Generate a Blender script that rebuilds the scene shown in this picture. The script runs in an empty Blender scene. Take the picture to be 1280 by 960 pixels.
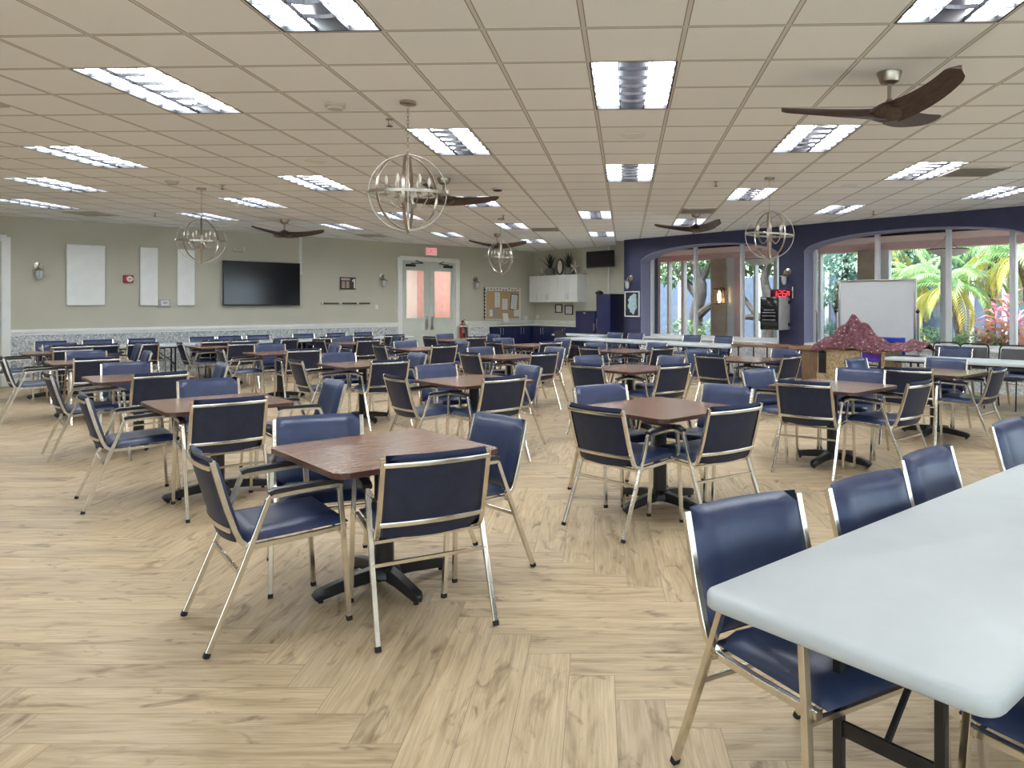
import bpy, bmesh, math, random
from mathutils import Vector, Matrix, Euler
R = math.radians
PI = math.pi
random.seed(7)
sc = bpy.context.scene
C = sc.collection

# ------------------------------------------------------------------ camera
F, PX, PY, HC = 912.0, 748.0, 381.0, 1.53     # focal length and principal point (px of 1280x960), eye height
CEIL = 3.19
cam = bpy.data.cameras.new('camera')
cam.sensor_fit = 'HORIZONTAL'; cam.sensor_width = 36.0
cam.lens = F / 1280 * 36
cam.shift_x = -(PX - 640) / 1280; cam.shift_y = (PY - 480) / 1280
cam.clip_end = 300
camo = bpy.data.objects.new('camera', cam); C.objects.link(camo)
camo.location = (0, 0, HC); camo.rotation_euler = (PI / 2, 0, 0)
sc.camera = camo
sc.view_settings.view_transform = 'Standard'; sc.view_settings.look = 'None'
sc.view_settings.gamma = 1; sc.view_settings.use_curve_mapping = False
sc.view_settings.exposure = 0.34

def kx(u): return (u - PX) / F
def zat(v, Y): return HC - (v - PY) * Y / F
SA, SB, SD = 24.8, 20.8, 19.35       # wall lines: A: Y=X+SA ; B: X+Y=SB ; D: X+Y=SD
def onA(u, off=0.0):
    Y = (SA - off * 1.41421) / (1 - kx(u)); return Vector((kx(u) * Y, Y))
def onS(u, s):                        # point seen in column u on the line X+Y=s
    Y = s / (1 + kx(u)); return Vector((kx(u) * Y, Y))

# ------------------------------------------------------------------ mesh helpers
class MB:
    def __init__(self): self.v = []; self.f = []
    def add(self, vs, fs):
        b = len(self.v); self.v += [tuple(p) for p in vs]; self.f += [tuple(b + i for i in q) for q in fs]
        return self
    def box(self, c, s, bevel=0, seg=2, rot=None):
        bm = bmesh.new(); bmesh.ops.create_cube(bm, size=1)
        bmesh.ops.scale(bm, vec=s, verts=bm.verts)
        if bevel: bmesh.ops.bevel(bm, geom=list(bm.edges), offset=bevel, segments=seg, profile=.5, affect='EDGES')
        M = Matrix.Translation(c)
        if rot is not None: M = M @ (Euler(rot).to_matrix().to_4x4() if not isinstance(rot, Matrix) else rot.to_4x4())
        bm.verts.index_update()
        self.add([M @ v.co for v in bm.verts], [[v.index for v in f.verts] for f in bm.faces]); bm.free()
        return self
    def tube(self, pts, r, n=8, square=False, closed=False, ratio=1.0, up=None, caps=True):
        P = [Vector(p) for p in pts]; m = len(P)
        rs = r if isinstance(r, (list, tuple)) else [r] * m
        T = []
        for i in range(m):
            a = P[i - 1] if (i or closed) else P[0]; b = P[(i + 1) % m] if (i < m - 1 or closed) else P[-1]
            T.append((b - a).normalized())
        u = Vector(up) if up else (Vector((0, 0, 1)) if abs(T[0].z) < .9 else Vector((1, 0, 0)))
        vs = []
        for i in range(m):
            u = (u - T[i] * u.dot(T[i]))
            if u.length < 1e-6: u = T[i].orthogonal()
            u.normalize(); w = T[i].cross(u)
            if square:
                a = rs[i]; b = a * ratio; k = .82
                prof = [(a, b * k), (a * k, b), (-a * k, b), (-a, b * k), (-a, -b * k), (-a * k, -b), (a * k, -b), (a, -b * k)]
            else:
                prof = [(rs[i] * math.cos(2 * PI * j / n), ratio * rs[i] * math.sin(2 * PI * j / n)) for j in range(n)]
            nn = len(prof)
            vs += [P[i] + u * x + w * y for x, y in prof]
        fs = []
        for i in range(m if closed else m - 1):
            for j in range(nn):
                a = i * nn + j; b = i * nn + (j + 1) % nn; i2 = (i + 1) % m
                fs.append((a, i2 * nn + j, i2 * nn + (j + 1) % nn, b))
        if caps and not closed:
            fs.append(tuple(range(nn))); fs.append(tuple(reversed(range((m - 1) * nn, m * nn))))
        return self.add(vs, fs)
    def lathe(self, prof, n=20, c=(0, 0, 0), M=None):
        vs = []; fs = []
        M = M or Matrix.Identity(4); c = Vector(c)
        for r, z in prof:
            for j in range(n):
                a = 2 * PI * j / n; vs.append(c + (M @ Vector((r * math.cos(a), r * math.sin(a), z))))
        m = len(prof)
        for i in range(m - 1):
            for j in range(n):
                fs.append((i * n + j, i * n + (j + 1) % n, (i + 1) * n + (j + 1) % n, (i + 1) * n + j))
        if prof[0][0] > 1e-4: fs.append(tuple(reversed(range(n))))
        if prof[-1][0] > 1e-4: fs.append(tuple(range((m - 1) * n, m * n)))
        return self.add(vs, fs)
    def prism(self, poly, h0, h1, M=None):
        M = M or Matrix.Identity(4); n = len(poly)
        vs = [M @ Vector((x, y, h0)) for x, y in poly] + [M @ Vector((x, y, h1)) for x, y in poly]
        fs = [tuple(reversed(range(n))), tuple(range(n, 2 * n))] + [(i, (i + 1) % n, n + (i + 1) % n, n + i) for i in range(n)]
        return self.add(vs, fs)
    def ball(self, c, r, sx=1, sy=1, sz=1, n=12, m=8):
        return self.lathe([(max(1e-5, r * math.sin(PI * i / m)), -r * math.cos(PI * i / m) * sz) for i in range(m + 1)], n, c, Matrix.Diagonal((sx, sy, 1, 1)))
    def build(self, name, mat, parent=None, smooth=40, loc=None, rot=None):
        me = bpy.data.meshes.new(name); me.from_pydata(self.v, [], self.f)
        bm = bmesh.new(); bm.from_mesh(me)
        bmesh.ops.recalc_face_normals(bm, faces=bm.faces); bm.to_mesh(me); bm.free()
        if smooth:
            me.polygons.foreach_set('use_smooth', [True] * len(me.polygons)); me.set_sharp_from_angle(angle=R(smooth))
        me.materials.append(mat)
        o = bpy.data.objects.new(name, me); C.objects.link(o)
        if parent: o.parent = parent
        if loc is not None: o.location = loc
        if rot is not None: o.rotation_euler = rot
        return o

def thing(name, label, cat, loc=(0, 0, 0), rz=0.0, group=None):
    o = bpy.data.objects.new(name, None); C.objects.link(o); o.empty_display_size = .1
    o.location = loc; o.rotation_euler = (0, 0, rz)
    o['label'] = label; o['category'] = cat
    if group: o['group'] = group
    return o
def tag(o, label, cat, group=None):
    o['label'] = label; o['category'] = cat
    if group: o['group'] = group
    return o
def struct(o): o['kind'] = 'structure'; return o
def kids(root): return [o for o in C.objects if o.parent == root]
TREE = {}
def dup(root, loc, rz, label, group=None):
    if root.name not in TREE: TREE[root.name] = [(k, kids(k)) for k in kids(root)]
    r = root.copy(); C.objects.link(r); r.location = loc; r.rotation_euler = (0, 0, rz); r['label'] = label
    if group: r['group'] = group
    for ch, gs in TREE[root.name]:
        c = ch.copy(); C.objects.link(c); c.parent = r
        for g in gs:
            d = g.copy(); C.objects.link(d); d.parent = c
    return r
def text_mesh(s, size, mat, name, parent=None, loc=(0, 0, 0), rot=(PI / 2, 0, 0), depth=.002, sx=1.0):
    cu = bpy.data.curves.new('t', 'FONT'); cu.body = s; cu.size = size; cu.extrude = depth
    cu.align_x = 'CENTER'; cu.align_y = 'CENTER'; cu.resolution_u = 2
    t = bpy.data.objects.new('t', cu); C.objects.link(t)
    me = bpy.data.meshes.new_from_object(t.evaluated_get(bpy.context.evaluated_depsgraph_get()))
    bpy.data.objects.remove(t); bpy.data.curves.remove(cu)
    me.transform(Matrix.Diagonal((sx, 1, 1, 1))); me.materials.clear(); me.materials.append(mat)
    o = bpy.data.objects.new(name, me); C.objects.link(o); o.parent = parent; o.location = loc; o.rotation_euler = rot
    return o

# ------------------------------------------------------------------ materials
def nodes(name):
    m = bpy.data.materials.new(name); m.use_nodes = True
    nt = m.node_tree; return m, nt, nt.nodes['Principled BSDF']
def N(nt, t, **kw):
    n = nt.nodes.new(t)
    for k, v in kw.items():
        if k == 'inp':
            for i, x in v.items(): n.inputs[i].default_value = x
        else: setattr(n, k, v)
    return n
def ramp(nt, stops):
    n = nt.nodes.new('ShaderNodeValToRGB'); e = n.color_ramp.elements
    e[0].position, e[0].color = stops[0][0], (*stops[0][1], 1); e[1].position, e[1].color = stops[-1][0], (*stops[-1][1], 1)
    for p, c in stops[1:-1]:
        x = e.new(p); x.color = (*c, 1)
    return n
def mat(name, col, rough=.5, metal=0, spec=.5, vary=.12, scale=6, bump=0, bscale=200, emit=0, coat=0):
    m, nt, b = nodes(name)
    b.inputs['Roughness'].default_value = rough; b.inputs['Metallic'].default_value = metal
    b.inputs['Specular IOR Level'].default_value = spec; b.inputs['Coat Weight'].default_value = coat
    tc = N(nt, 'ShaderNodeTexCoord')
    if vary:
        n = N(nt, 'ShaderNodeTexNoise', inp={'Scale': scale, 'Detail': 3})
        nt.links.new(tc.outputs['Object'], n.inputs['Vector'])
        r = ramp(nt, [(.3, [c * (1 - vary) for c in col]), (.7, [min(1, c * (1 + vary)) for c in col])])
        nt.links.new(n.outputs['Fac'], r.inputs[0]); nt.links.new(r.outputs[0], b.inputs['Base Color'])
    else: b.inputs['Base Color'].default_value = (*col, 1)
    if bump:
        n2 = N(nt, 'ShaderNodeTexNoise', inp={'Scale': bscale, 'Detail': 2}); nt.links.new(tc.outputs['Object'], n2.inputs['Vector'])
        bp = N(nt, 'ShaderNodeBump', inp={'Strength': bump, 'Distance': .01})
        nt.links.new(n2.outputs['Fac'], bp.inputs['Height']); nt.links.new(bp.outputs[0], b.inputs['Normal'])
    if emit:
        b.inputs['Emission Color'].default_value = (*col, 1); b.inputs['Emission Strength'].default_value = emit
    return m
def wood(name, cols, rough=.35, stretch=(2, 22, 22), spec=.5, coat=0):
    m, nt, b = nodes(name); tc = N(nt, 'ShaderNodeTexCoord'); mp = N(nt, 'ShaderNodeMapping', inp={'Scale': stretch})
    nt.links.new(tc.outputs['Object'], mp.inputs[0])
    n = N(nt, 'ShaderNodeTexNoise', inp={'Scale': 3, 'Detail': 6, 'Roughness': .6, 'Distortion': .4}); nt.links.new(mp.outputs[0], n.inputs['Vector'])
    r = ramp(nt, [(.3, cols[0]), (.5, cols[1]), (.7, cols[2])]); nt.links.new(n.outputs['Fac'], r.inputs[0])
    nt.links.new(r.outputs[0], b.inputs['Base Color'])
    b.inputs['Roughness'].default_value = rough; b.inputs['Specular IOR Level'].default_value = spec; b.inputs['Coat Weight'].default_value = coat
    return m

def floor_mat():
    m, nt, b = nodes('oak_plank_floor'); L = nt.links.new
    uv = N(nt, 'ShaderNodeUVMap', uv_map='plank'); ed = N(nt, 'ShaderNodeUVMap', uv_map='edge')
    at = N(nt, 'ShaderNodeAttribute', attribute_name='tone')
    off = N(nt, 'ShaderNodeVectorMath', operation='SCALE', inp={0: (37.1, 91.7, 13.3)}); L(at.outputs['Fac'], off.inputs['Scale'])
    ad = N(nt, 'ShaderNodeVectorMath', operation='ADD'); L(uv.outputs[0], ad.inputs[0]); L(off.outputs[0], ad.inputs[1])
    def noise(sc_, s, d, dist=0, rough=.55):
        mp = N(nt, 'ShaderNodeVectorMath', operation='MULTIPLY', inp={1: sc_}); L(ad.outputs[0], mp.inputs[0])
        n = N(nt, 'ShaderNodeTexNoise', inp={'Scale': s, 'Detail': d, 'Distortion': dist, 'Roughness': rough}); L(mp.outputs[0], n.inputs['Vector']); return n
    n1 = noise((1.3, 9, 1), 1.6, 5, .9)          # broad cathedral grain
    n2 = noise((2.2, 60, 1), 2, 3)               # fine streaks
    n3 = noise((2.2, 5.5, 1), 1.7, 3, 1.2)       # dark smoky patches and knots
    r1 = ramp(nt, [(.28, (.35, .255, .15)), (.45, (.52, .40, .25)), (.62, (.60, .475, .31)), (.8, (.65, .53, .36))]); L(n1.outputs['Fac'], r1.inputs[0])
    r2 = ramp(nt, [(.35, (.80, .78, .76)), (.6, (1, 1, 1))]); L(n2.outputs['Fac'], r2.inputs[0])
    r3 = ramp(nt, [(.27, (.48, .43, .39)), (.42, (1, 1, 1))]); L(n3.outputs['Fac'], r3.inputs[0])
    def mul(a, bb):
        x = N(nt, 'ShaderNodeMix', data_type='RGBA', blend_type='MULTIPLY', inp={0: 1.0}); L(a, x.inputs[6]); L(bb, x.inputs[7]); return x.outputs[2]
    c = mul(mul(r1.outputs[0], r2.outputs[0]), r3.outputs[0])
    tone = ramp(nt, [(0, (.88, .87, .86)), (.5, (.97, .96, .95)), (1, (1.05, 1.04, 1.02))]); L(at.outputs['Fac'], tone.inputs[0])
    c = mul(c, tone.outputs[0])
    sp = N(nt, 'ShaderNodeSeparateXYZ'); L(ed.outputs[0], sp.inputs[0])
    def edge(o, ln):
        s = N(nt, 'ShaderNodeMath', operation='SUBTRACT', inp={1: .5}); L(o, s.inputs[0])
        a = N(nt, 'ShaderNodeMath', operation='ABSOLUTE'); L(s.outputs[0], a.inputs[0])
        g = N(nt, 'ShaderNodeMath', operation='GREATER_THAN', inp={1: .5 - .0014 / ln}); L(a.outputs[0], g.inputs[0]); return g.outputs[0]
    mx = N(nt, 'ShaderNodeMath', operation='MAXIMUM'); L(edge(sp.outputs[0], 1.22), mx.inputs[0]); L(edge(sp.outputs[1], .1875), mx.inputs[1])
    seam = N(nt, 'ShaderNodeMix', data_type='RGBA', inp={7: (.27, .195, .12, 1)}); L(mx.outputs[0], seam.inputs[0]); L(c, seam.inputs[6])
    L(seam.outputs[2], b.inputs['Base Color'])
    rr = N(nt, 'ShaderNodeMapRange', inp={3: .36, 4: .55}); L(n2.outputs['Fac'], rr.inputs[0]); L(rr.outputs[0], b.inputs['Roughness'])
    b.inputs['Specular IOR Level'].default_value = .42
    bp = N(nt, 'ShaderNodeBump', inp={'Strength': .06, 'Distance': .004}); L(n2.outputs['Fac'], bp.inputs['Height']); L(bp.outputs[0], b.inputs['Normal'])
    return m
def ceiling_mat():
    m, nt, b = nodes('ceiling_tile'); L = nt.links.new
    uv = N(nt, 'ShaderNodeUVMap', uv_map='grid'); fr = N(nt, 'ShaderNodeVectorMath', operation='FRACTION'); L(uv.outputs[0], fr.inputs[0])
    sp = N(nt, 'ShaderNodeSeparateXYZ'); L(fr.outputs[0], sp.inputs[0])
    def dist(o):
        s = N(nt, 'ShaderNodeMath', operation='SUBTRACT', inp={1: .5}); L(o, s.inputs[0])
        a = N(nt, 'ShaderNodeMath', operation='ABSOLUTE'); L(s.outputs[0], a.inputs[0]); return a.outputs[0]
    mx = N(nt, 'ShaderNodeMath', operation='MAXIMUM'); L(dist(sp.outputs[0]), mx.inputs[0]); L(dist(sp.outputs[1]), mx.inputs[1])
    n = N(nt, 'ShaderNodeTexNoise', inp={'Scale': 90, 'Detail': 3}); L(uv.outputs[0], n.inputs['Vector'])
    n0 = N(nt, 'ShaderNodeTexWhiteNoise'); fl = N(nt, 'ShaderNodeVectorMath', operation='FLOOR'); L(uv.outputs[0], fl.inputs[0]); L(fl.outputs[0], n0.inputs[0])
    r = ramp(nt, [(.35, (.87, .88, .89)), (.6, (.94, .955, .97))]); L(n.outputs['Fac'], r.inputs[0])
    tn = ramp(nt, [(0, (.95, .95, .95)), (1, (1, 1, 1))]); L(n0.outputs[0], tn.inputs[0])
    tm = N(nt, 'ShaderNodeMix', data_type='RGBA', blend_type='MULTIPLY', inp={0: 1.0}); L(r.outputs[0], tm.inputs[6]); L(tn.outputs[0], tm.inputs[7])
    rp = N(nt, 'ShaderNodeValToRGB'); rp.color_ramp.interpolation = 'CONSTANT'; e = rp.color_ramp.elements
    e[0].position = 0; e[0].color = (0, 0, 0, 1); e[1].position = .470; e[1].color = (.5, .5, .5, 1); x = e.new(.480); x.color = (1, 1, 1, 1)
    L(mx.outputs[0], rp.inputs[0])
    bar = ramp(nt, [(0, (.30, .28, .25)), (.5, (.30, .28, .25)), (1, (.66, .65, .62))]); L(rp.outputs[0], bar.inputs[0])  # dark edge beside the bars paints their shadow line into the colour
    gt = N(nt, 'ShaderNodeMath', operation='GREATER_THAN', inp={1: .470}); L(mx.outputs[0], gt.inputs[0])
    mix = N(nt, 'ShaderNodeMix', data_type='RGBA'); L(gt.outputs[0], mix.inputs[0]); L(tm.outputs[2], mix.inputs[6]); L(bar.outputs[0], mix.inputs[7])
    L(mix.outputs[2], b.inputs['Base Color']); b.inputs['Roughness'].default_value = .9; b.inputs['Specular IOR Level'].default_value = .15
    bp = N(nt, 'ShaderNodeBump', inp={'Strength': .35, 'Distance': .006}); L(n.outputs['Fac'], bp.inputs['Height']); L(bp.outputs[0], b.inputs['Normal'])
    return m
def toile_mat(name='toile_wallpaper', ink=(.20, .23, .28)):
    m, nt, b = nodes(name); L = nt.links.new; tc = N(nt, 'ShaderNodeTexCoord')
    n = N(nt, 'ShaderNodeTexNoise', inp={'Scale': 15, 'Detail': 6, 'Roughness': .75, 'Distortion': 2.2}); L(tc.outputs['Object'], n.inputs['Vector'])
    r = ramp(nt, [(.40, ink), (.48, (.42, .45, .48)), (.55, (.68, .70, .69)), (.64, (.74, .75, .73))]); L(n.outputs['Fac'], r.inputs[0])
    L(r.outputs[0], b.inputs['Base Color']); b.inputs['Roughness'].default_value = .7
    return m
def glass_mat(name, tint=(.95, .98, .98), refl=.06):
    m = bpy.data.materials.new(name); m.use_nodes = True; nt = m.node_tree
    for x in list(nt.nodes): nt.nodes.remove(x)
    o = nt.nodes.new('ShaderNodeOutputMaterial'); t = N(nt, 'ShaderNodeBsdfTransparent', inp={0: (*tint, 1)}); g = N(nt, 'ShaderNodeBsdfGlossy', inp={'Roughness': .02})
    fr = N(nt, 'ShaderNodeFresnel', inp={'IOR': 1.35}); mx = nt.nodes.new('ShaderNodeMixShader')
    nt.links.new(fr.outputs[0], mx.inputs[0]); nt.links.new(t.outputs[0], mx.inputs[1]); nt.links.new(g.outputs[0], mx.inputs[2]); nt.links.new(mx.outputs[0], o.inputs[0])
    return m
def leaf_mat(name, cols, scale=3, trans=.35):
    m, nt, b = nodes(name); L = nt.links.new; tc = N(nt, 'ShaderNodeTexCoord')
    n = N(nt, 'ShaderNodeTexNoise', inp={'Scale': scale, 'Detail': 4}); L(tc.outputs['Object'], n.inputs['Vector'])
    r = ramp(nt, [(.3 + .4 * i / (len(cols) - 1), c) for i, c in enumerate(cols)]); L(n.outputs['Fac'], r.inputs[0]); L(r.outputs[0], b.inputs['Base Color'])
    b.inputs['Roughness'].default_value = .5
    t = nt.nodes.new('ShaderNodeBsdfTranslucent'); L(r.outputs[0], t.inputs[0]); mx = N(nt, 'ShaderNodeMixShader', inp={0: trans})
    L(b.outputs[0], mx.inputs[1]); L(t.outputs[0], mx.inputs[2]); L(mx.outputs[0], nt.nodes['Material Output'].inputs[0])
    return m
def osb_mat():
    m, nt, b = nodes('chipboard'); L = nt.links.new; tc = N(nt, 'ShaderNodeTexCoord')
    v = N(nt, 'ShaderNodeTexVoronoi', inp={'Scale': 55}); L(tc.outputs['Object'], v.inputs['Vector'])
    r = ramp(nt, [(0, (.18, .12, .06)), (.5, (.40, .29, .16)), (1, (.55, .42, .26))]); L(v.outputs['Color'], r.inputs[0]); L(r.outputs[0], b.inputs['Base Color'])
    b.inputs['Roughness'].default_value = .7; return m
def cloth_mat():
    m, nt, b = nodes('red_print_cloth'); L = nt.links.new; tc = N(nt, 'ShaderNodeTexCoord')
    v = N(nt, 'ShaderNodeTexVoronoi', inp={'Scale': 17}); L(tc.outputs['Object'], v.inputs['Vector'])
    n = N(nt, 'ShaderNodeTexNoise', inp={'Scale': 25, 'Detail': 3}); L(tc.outputs['Object'], n.inputs['Vector'])
    r = ramp(nt, [(.14, (.62, .52, .52)), (.22, (.20, .070, .085)), (.75, (.13, .035, .050))]); L(v.outputs['Distance'], r.inputs[0])
    r2 = ramp(nt, [(.4, (.5, .42, .45)), (.55, (1, 1, 1))]); L(n.outputs['Fac'], r2.inputs[0])
    x = N(nt, 'ShaderNodeMix', data_type='RGBA', blend_type='MULTIPLY', inp={0: 1.0}); L(r.outputs[0], x.inputs[6]); L(r2.outputs[0], x.inputs[7])
    L(x.outputs[2], b.inputs['Base Color']); b.inputs['Roughness'].default_value = .75; return m

M = {}
M['floor'] = floor_mat(); M['ceil'] = ceiling_mat(); M['toile'] = toile_mat()
M['beige'] = mat('beige_wall_paint', (.52, .50, .41), .85, vary=.03, scale=1.5, bump=.08, bscale=120, spec=.2)
M['navywall'] = mat('navy_wall_paint', (.046, .049, .105), .6, vary=.12, scale=4, bump=.25, bscale=60, spec=.35)
M['jamb'] = mat('lavender_jamb_paint', (.26, .26, .40), .6, vary=.04)
M['white'] = mat('white_trim_paint', (.82, .83, .80), .45, vary=.03)
M['door'] = mat('pale_door_paint', (.60, .64, .58), .45, vary=.03)
M['vinyl'] = mat('navy_vinyl', (.024, .039, .102), .36, vary=.18, scale=9, bump=.05, bscale=90, spec=.55)
M['vinylback'] = mat('dark_navy_vinyl', (.022, .027, .052), .5, vary=.15, scale=14, bump=.12, bscale=260, spec=.3)
M['chrome'] = mat('chrome_tube', (.74, .70, .62), .22, 1, vary=.10, scale=11)
M['nickel'] = mat('brushed_nickel', (.40, .355, .30), .30, 1, vary=.08, scale=20)
M['black'] = mat('black_enamel', (.010, .010, .012), .35, vary=.2, spec=.5)
M['armpad'] = mat('black_arm_pad', (.012, .012, .016), .3, vary=.2, spec=.6)
M['rubber'] = mat('black_rubber', (.012, .012, .012), .8, vary=.1)
M['walnut'] = wood('walnut_laminate', [(.105, .050, .030), (.215, .112, .068), (.29, .165, .108)], .22, (1.6, 26, 26), .5)
M['walnutedge'] = wood('walnut_edge', [(.055, .024, .018), (.085, .038, .028), (.11, .05, .04)], .3)
M['plastic'] = mat('white_table_plastic', (.53, .575, .60), .42, vary=.03, bump=.05, bscale=400)
M['bladewood'] = wood('dark_fan_wood', [(.030, .017, .013), (.058, .034, .026), (.09, .055, .042)], .4, (3, 20, 20))
M['fixwhite'] = mat('fixture_white', (.7, .7, .7), .5, vary=0)
M['louver'] = mat('grey_louver', (.055, .055, .065), .35, vary=0)
M['lampA'] = mat('fluorescent_cool', (.86, .97, 1.0), .5, vary=0, emit=24)
M['lampB'] = mat('fluorescent_lilac', (.95, .94, 1.0), .5, vary=0, emit=24)
M['bulb'] = mat('candle_bulb', (.85, .80, .70), .25, vary=0)
M['screen'] = mat('black_tv_screen', (.006, .006, .007), .12, vary=.2, spec=.6)
M['bezel'] = mat('black_tv_bezel', (.012, .012, .013), .4, vary=.1)
M['panel'] = mat('white_fabric_panel', (.84, .85, .83), .8, vary=.03, bump=.05)
M['red'] = mat('red_plastic', (.35, .012, .02), .4, vary=.1)
M['ext'] = mat('extinguisher_red', (.45, .02, .02), .3, vary=.1)
M['greypl'] = mat('grey_plastic', (.42, .42, .41), .5, vary=.05)
M['whitepl'] = mat('white_plastic', (.72, .72, .69), .4, vary=.03)
M['exitface'] = mat('exit_sign_face', (.80, .55, .52), .4, vary=.03, emit=.30)
M['exitletter'] = mat('exit_letter', (.95, .015, .10), .4, vary=0, emit=.8)
M['cork'] = mat('cork_board', (.46, .32, .17), .9, vary=.2, scale=40, bump=.2)
M['paper'] = mat('paper_sheet', (.72, .71, .68), .8, vary=.03)
M['print'] = mat('grey_print', (.30, .32, .36), .8, vary=.1)
M['frameblk'] = mat('dark_wood_frame', (.05, .03, .02), .4, vary=.2)
M['navycab'] = mat('navy_cabinet_paint', (.016, .020, .075), .33, vary=.1, spec=.5)
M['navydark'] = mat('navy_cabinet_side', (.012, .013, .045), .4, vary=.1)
M['steel'] = mat('steel', (.55, .55, .55), .3, 1, vary=.05)
M['counter'] = mat('pale_countertop', (.66, .66, .60), .4, vary=.05)
M['leafdark'] = leaf_mat('dark_blade_leaf', [(.012, .028, .014), (.03, .055, .03)], 8, .1)
M['pot'] = mat('grey_pot', (.16, .16, .15), .7, vary=.2)
M['star'] = mat('starfish', (.58, .50, .42), .8, vary=.15, bump=.3)
M['glass'] = glass_mat('window_glass')
M['frame'] = mat('white_window_frame', (.66, .66, .67), .4, vary=.04)
M['darkband'] = mat('black_shade_band', (.006, .007, .014), .6, vary=.1)
M['wb'] = mat('whiteboard_face', (.62, .64, .66), .28, vary=.02)
M['alu'] = mat('aluminium', (.5, .5, .5), .35, 1, vary=.05)
M['cloth'] = cloth_mat(); M['osb'] = osb_mat()
M['bluepl'] = mat('bright_blue_plastic', (.012, .035, .36), .4, vary=.1)
M['purple'] = mat('purple_print', (.10, .03, .42), .4, vary=.5, scale=9)
M['honey'] = wood('honey_wood', [(.17, .085, .03), (.30, .17, .07), (.42, .25, .11)], .35, (2, 30, 30))
M['medwood'] = wood('brown_panel_wood', [(.10, .06, .03), (.19, .12, .065), (.26, .17, .10)], .5, (30, 30, 2))
M['ledred'] = mat('led_red', (1.0, .04, .07), .4, vary=0, emit=1.5)
M['leddark'] = mat('led_panel', (.10, .0, .008), .25, vary=0)
M['rackdoor'] = mat('pale_grey_door', (.42, .41, .42), .4, vary=.06)
M['mapink'] = mat('pale_blue_map', (.36, .50, .52), .7, vary=.18, scale=25)
M['mapbg'] = mat('dark_slate_print', (.02, .025, .04), .5, vary=.1)
M['pinkwall'] = mat('pink_stucco', (.66, .42, .38), .9, vary=.08, bump=.15)
M['soffit'] = mat('pink_soffit', (.72, .50, .48), .8, vary=.05)
M['tan'] = mat('tan_stucco', (.42, .34, .26), .9, vary=.08, bump=.15)
M['fence'] = mat('blue_grey_fence', (.10, .135, .21), .8, vary=.12)
M['ground'] = mat('mulch_ground', (.13, .10, .07), .95, vary=.3, scale=3, bump=.4, bscale=20)
M['bouncepaving'] = mat('pale_bounce_paving', (.72, .71, .68), .85, vary=.06)
M['concrete'] = mat('porch_concrete', (.45, .43, .40), .8, vary=.1)
M['bark'] = mat('grey_bark', (.065, .055, .052), .9, vary=.35, scale=7, bump=.6, bscale=25)
M['palmbark'] = mat('palm_bark', (.17, .12, .09), .95, vary=.4, scale=18, bump=.8, bscale=40)
M['leaf1'] = leaf_mat('oak_leaf', [(.03, .07, .03), (.09, .17, .06), (.24, .33, .15)])
M['leaf2'] = leaf_mat('teal_foliage', [(.05, .14, .12), (.16, .30, .24), (.42, .52, .42)])
M['palm1'] = leaf_mat('green_palm', [(.22, .42, .17), (.38, .57, .28), (.60, .73, .46)], 2)  # greens paled so the leaf colour carries the bright haze
M['palm2'] = leaf_mat('yellow_palm', [(.52, .50, .14), (.72, .62, .20), (.44, .56, .24)], 2)
M['croton'] = leaf_mat('red_croton', [(.42, .10, .07), (.66, .26, .12), (.55, .34, .28), (.70, .45, .12)], 6)
M['crotonp'] = leaf_mat('pink_croton', [(.50, .14, .28), (.72, .34, .42), (.30, .14, .16)], 6)
M['hedge'] = leaf_mat('hedge_leaf', [(.10, .24, .08), (.26, .42, .18), (.62, .68, .52)], 6)
M['bowl'] = mat('alabaster_bowl', (.66, .56, .52), .5, vary=.1)
M['warm'] = mat('lit_lantern', (1.0, .62, .28), .5, vary=0, emit=9)
M['corrfill'] = mat('corridor_fill_light', (1.0, .93, .86), .5, vary=0, emit=26)
M['brown'] = mat('brown_plaque', (.055, .035, .02), .4, vary=.2)
M['gold'] = mat('pale_plate', (.50, .38, .34), .4, vary=.05)
M['grille'] = mat('vent_grille', (.52, .48, .42), .6, vary=.05)
M['ventdark'] = mat('vent_shadow_gap', (.05, .045, .04), .8, vary=.1)
M['tilespk'] = mat('speaker_grille', (.80, .79, .76), .7, vary=.03)

# ------------------------------------------------------------------ room shell
a2 = math.sqrt(.5)
eA, eD = Vector((a2, a2)), Vector((a2, -a2))
CORN = Vector(((SB - SA) / 2, (SB + SA) / 2))                 # corner of wall A and B
A0 = Vector((-13.0, SA - 13.0)); Dend = Vector((11.0, SD - 11.0)); D0 = onS(780, SD)
Dret = Vector((D0.x + (SB - SD) / 2, D0.y + (SB - SD) / 2))
ROOM = [Vector((-13, -4.5)), Vector((11, -4.5)), Dend, D0, Dret, CORN, A0]
def inside(p, grow=0.0):
    X, Y = p
    return X > -13 - grow and Y > -4.5 - grow and X < 11 + grow and Y - X < SA + grow * 1.41 and X + Y < (SB if X < Dret.x - .7 else SD) + grow * 1.41

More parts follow.
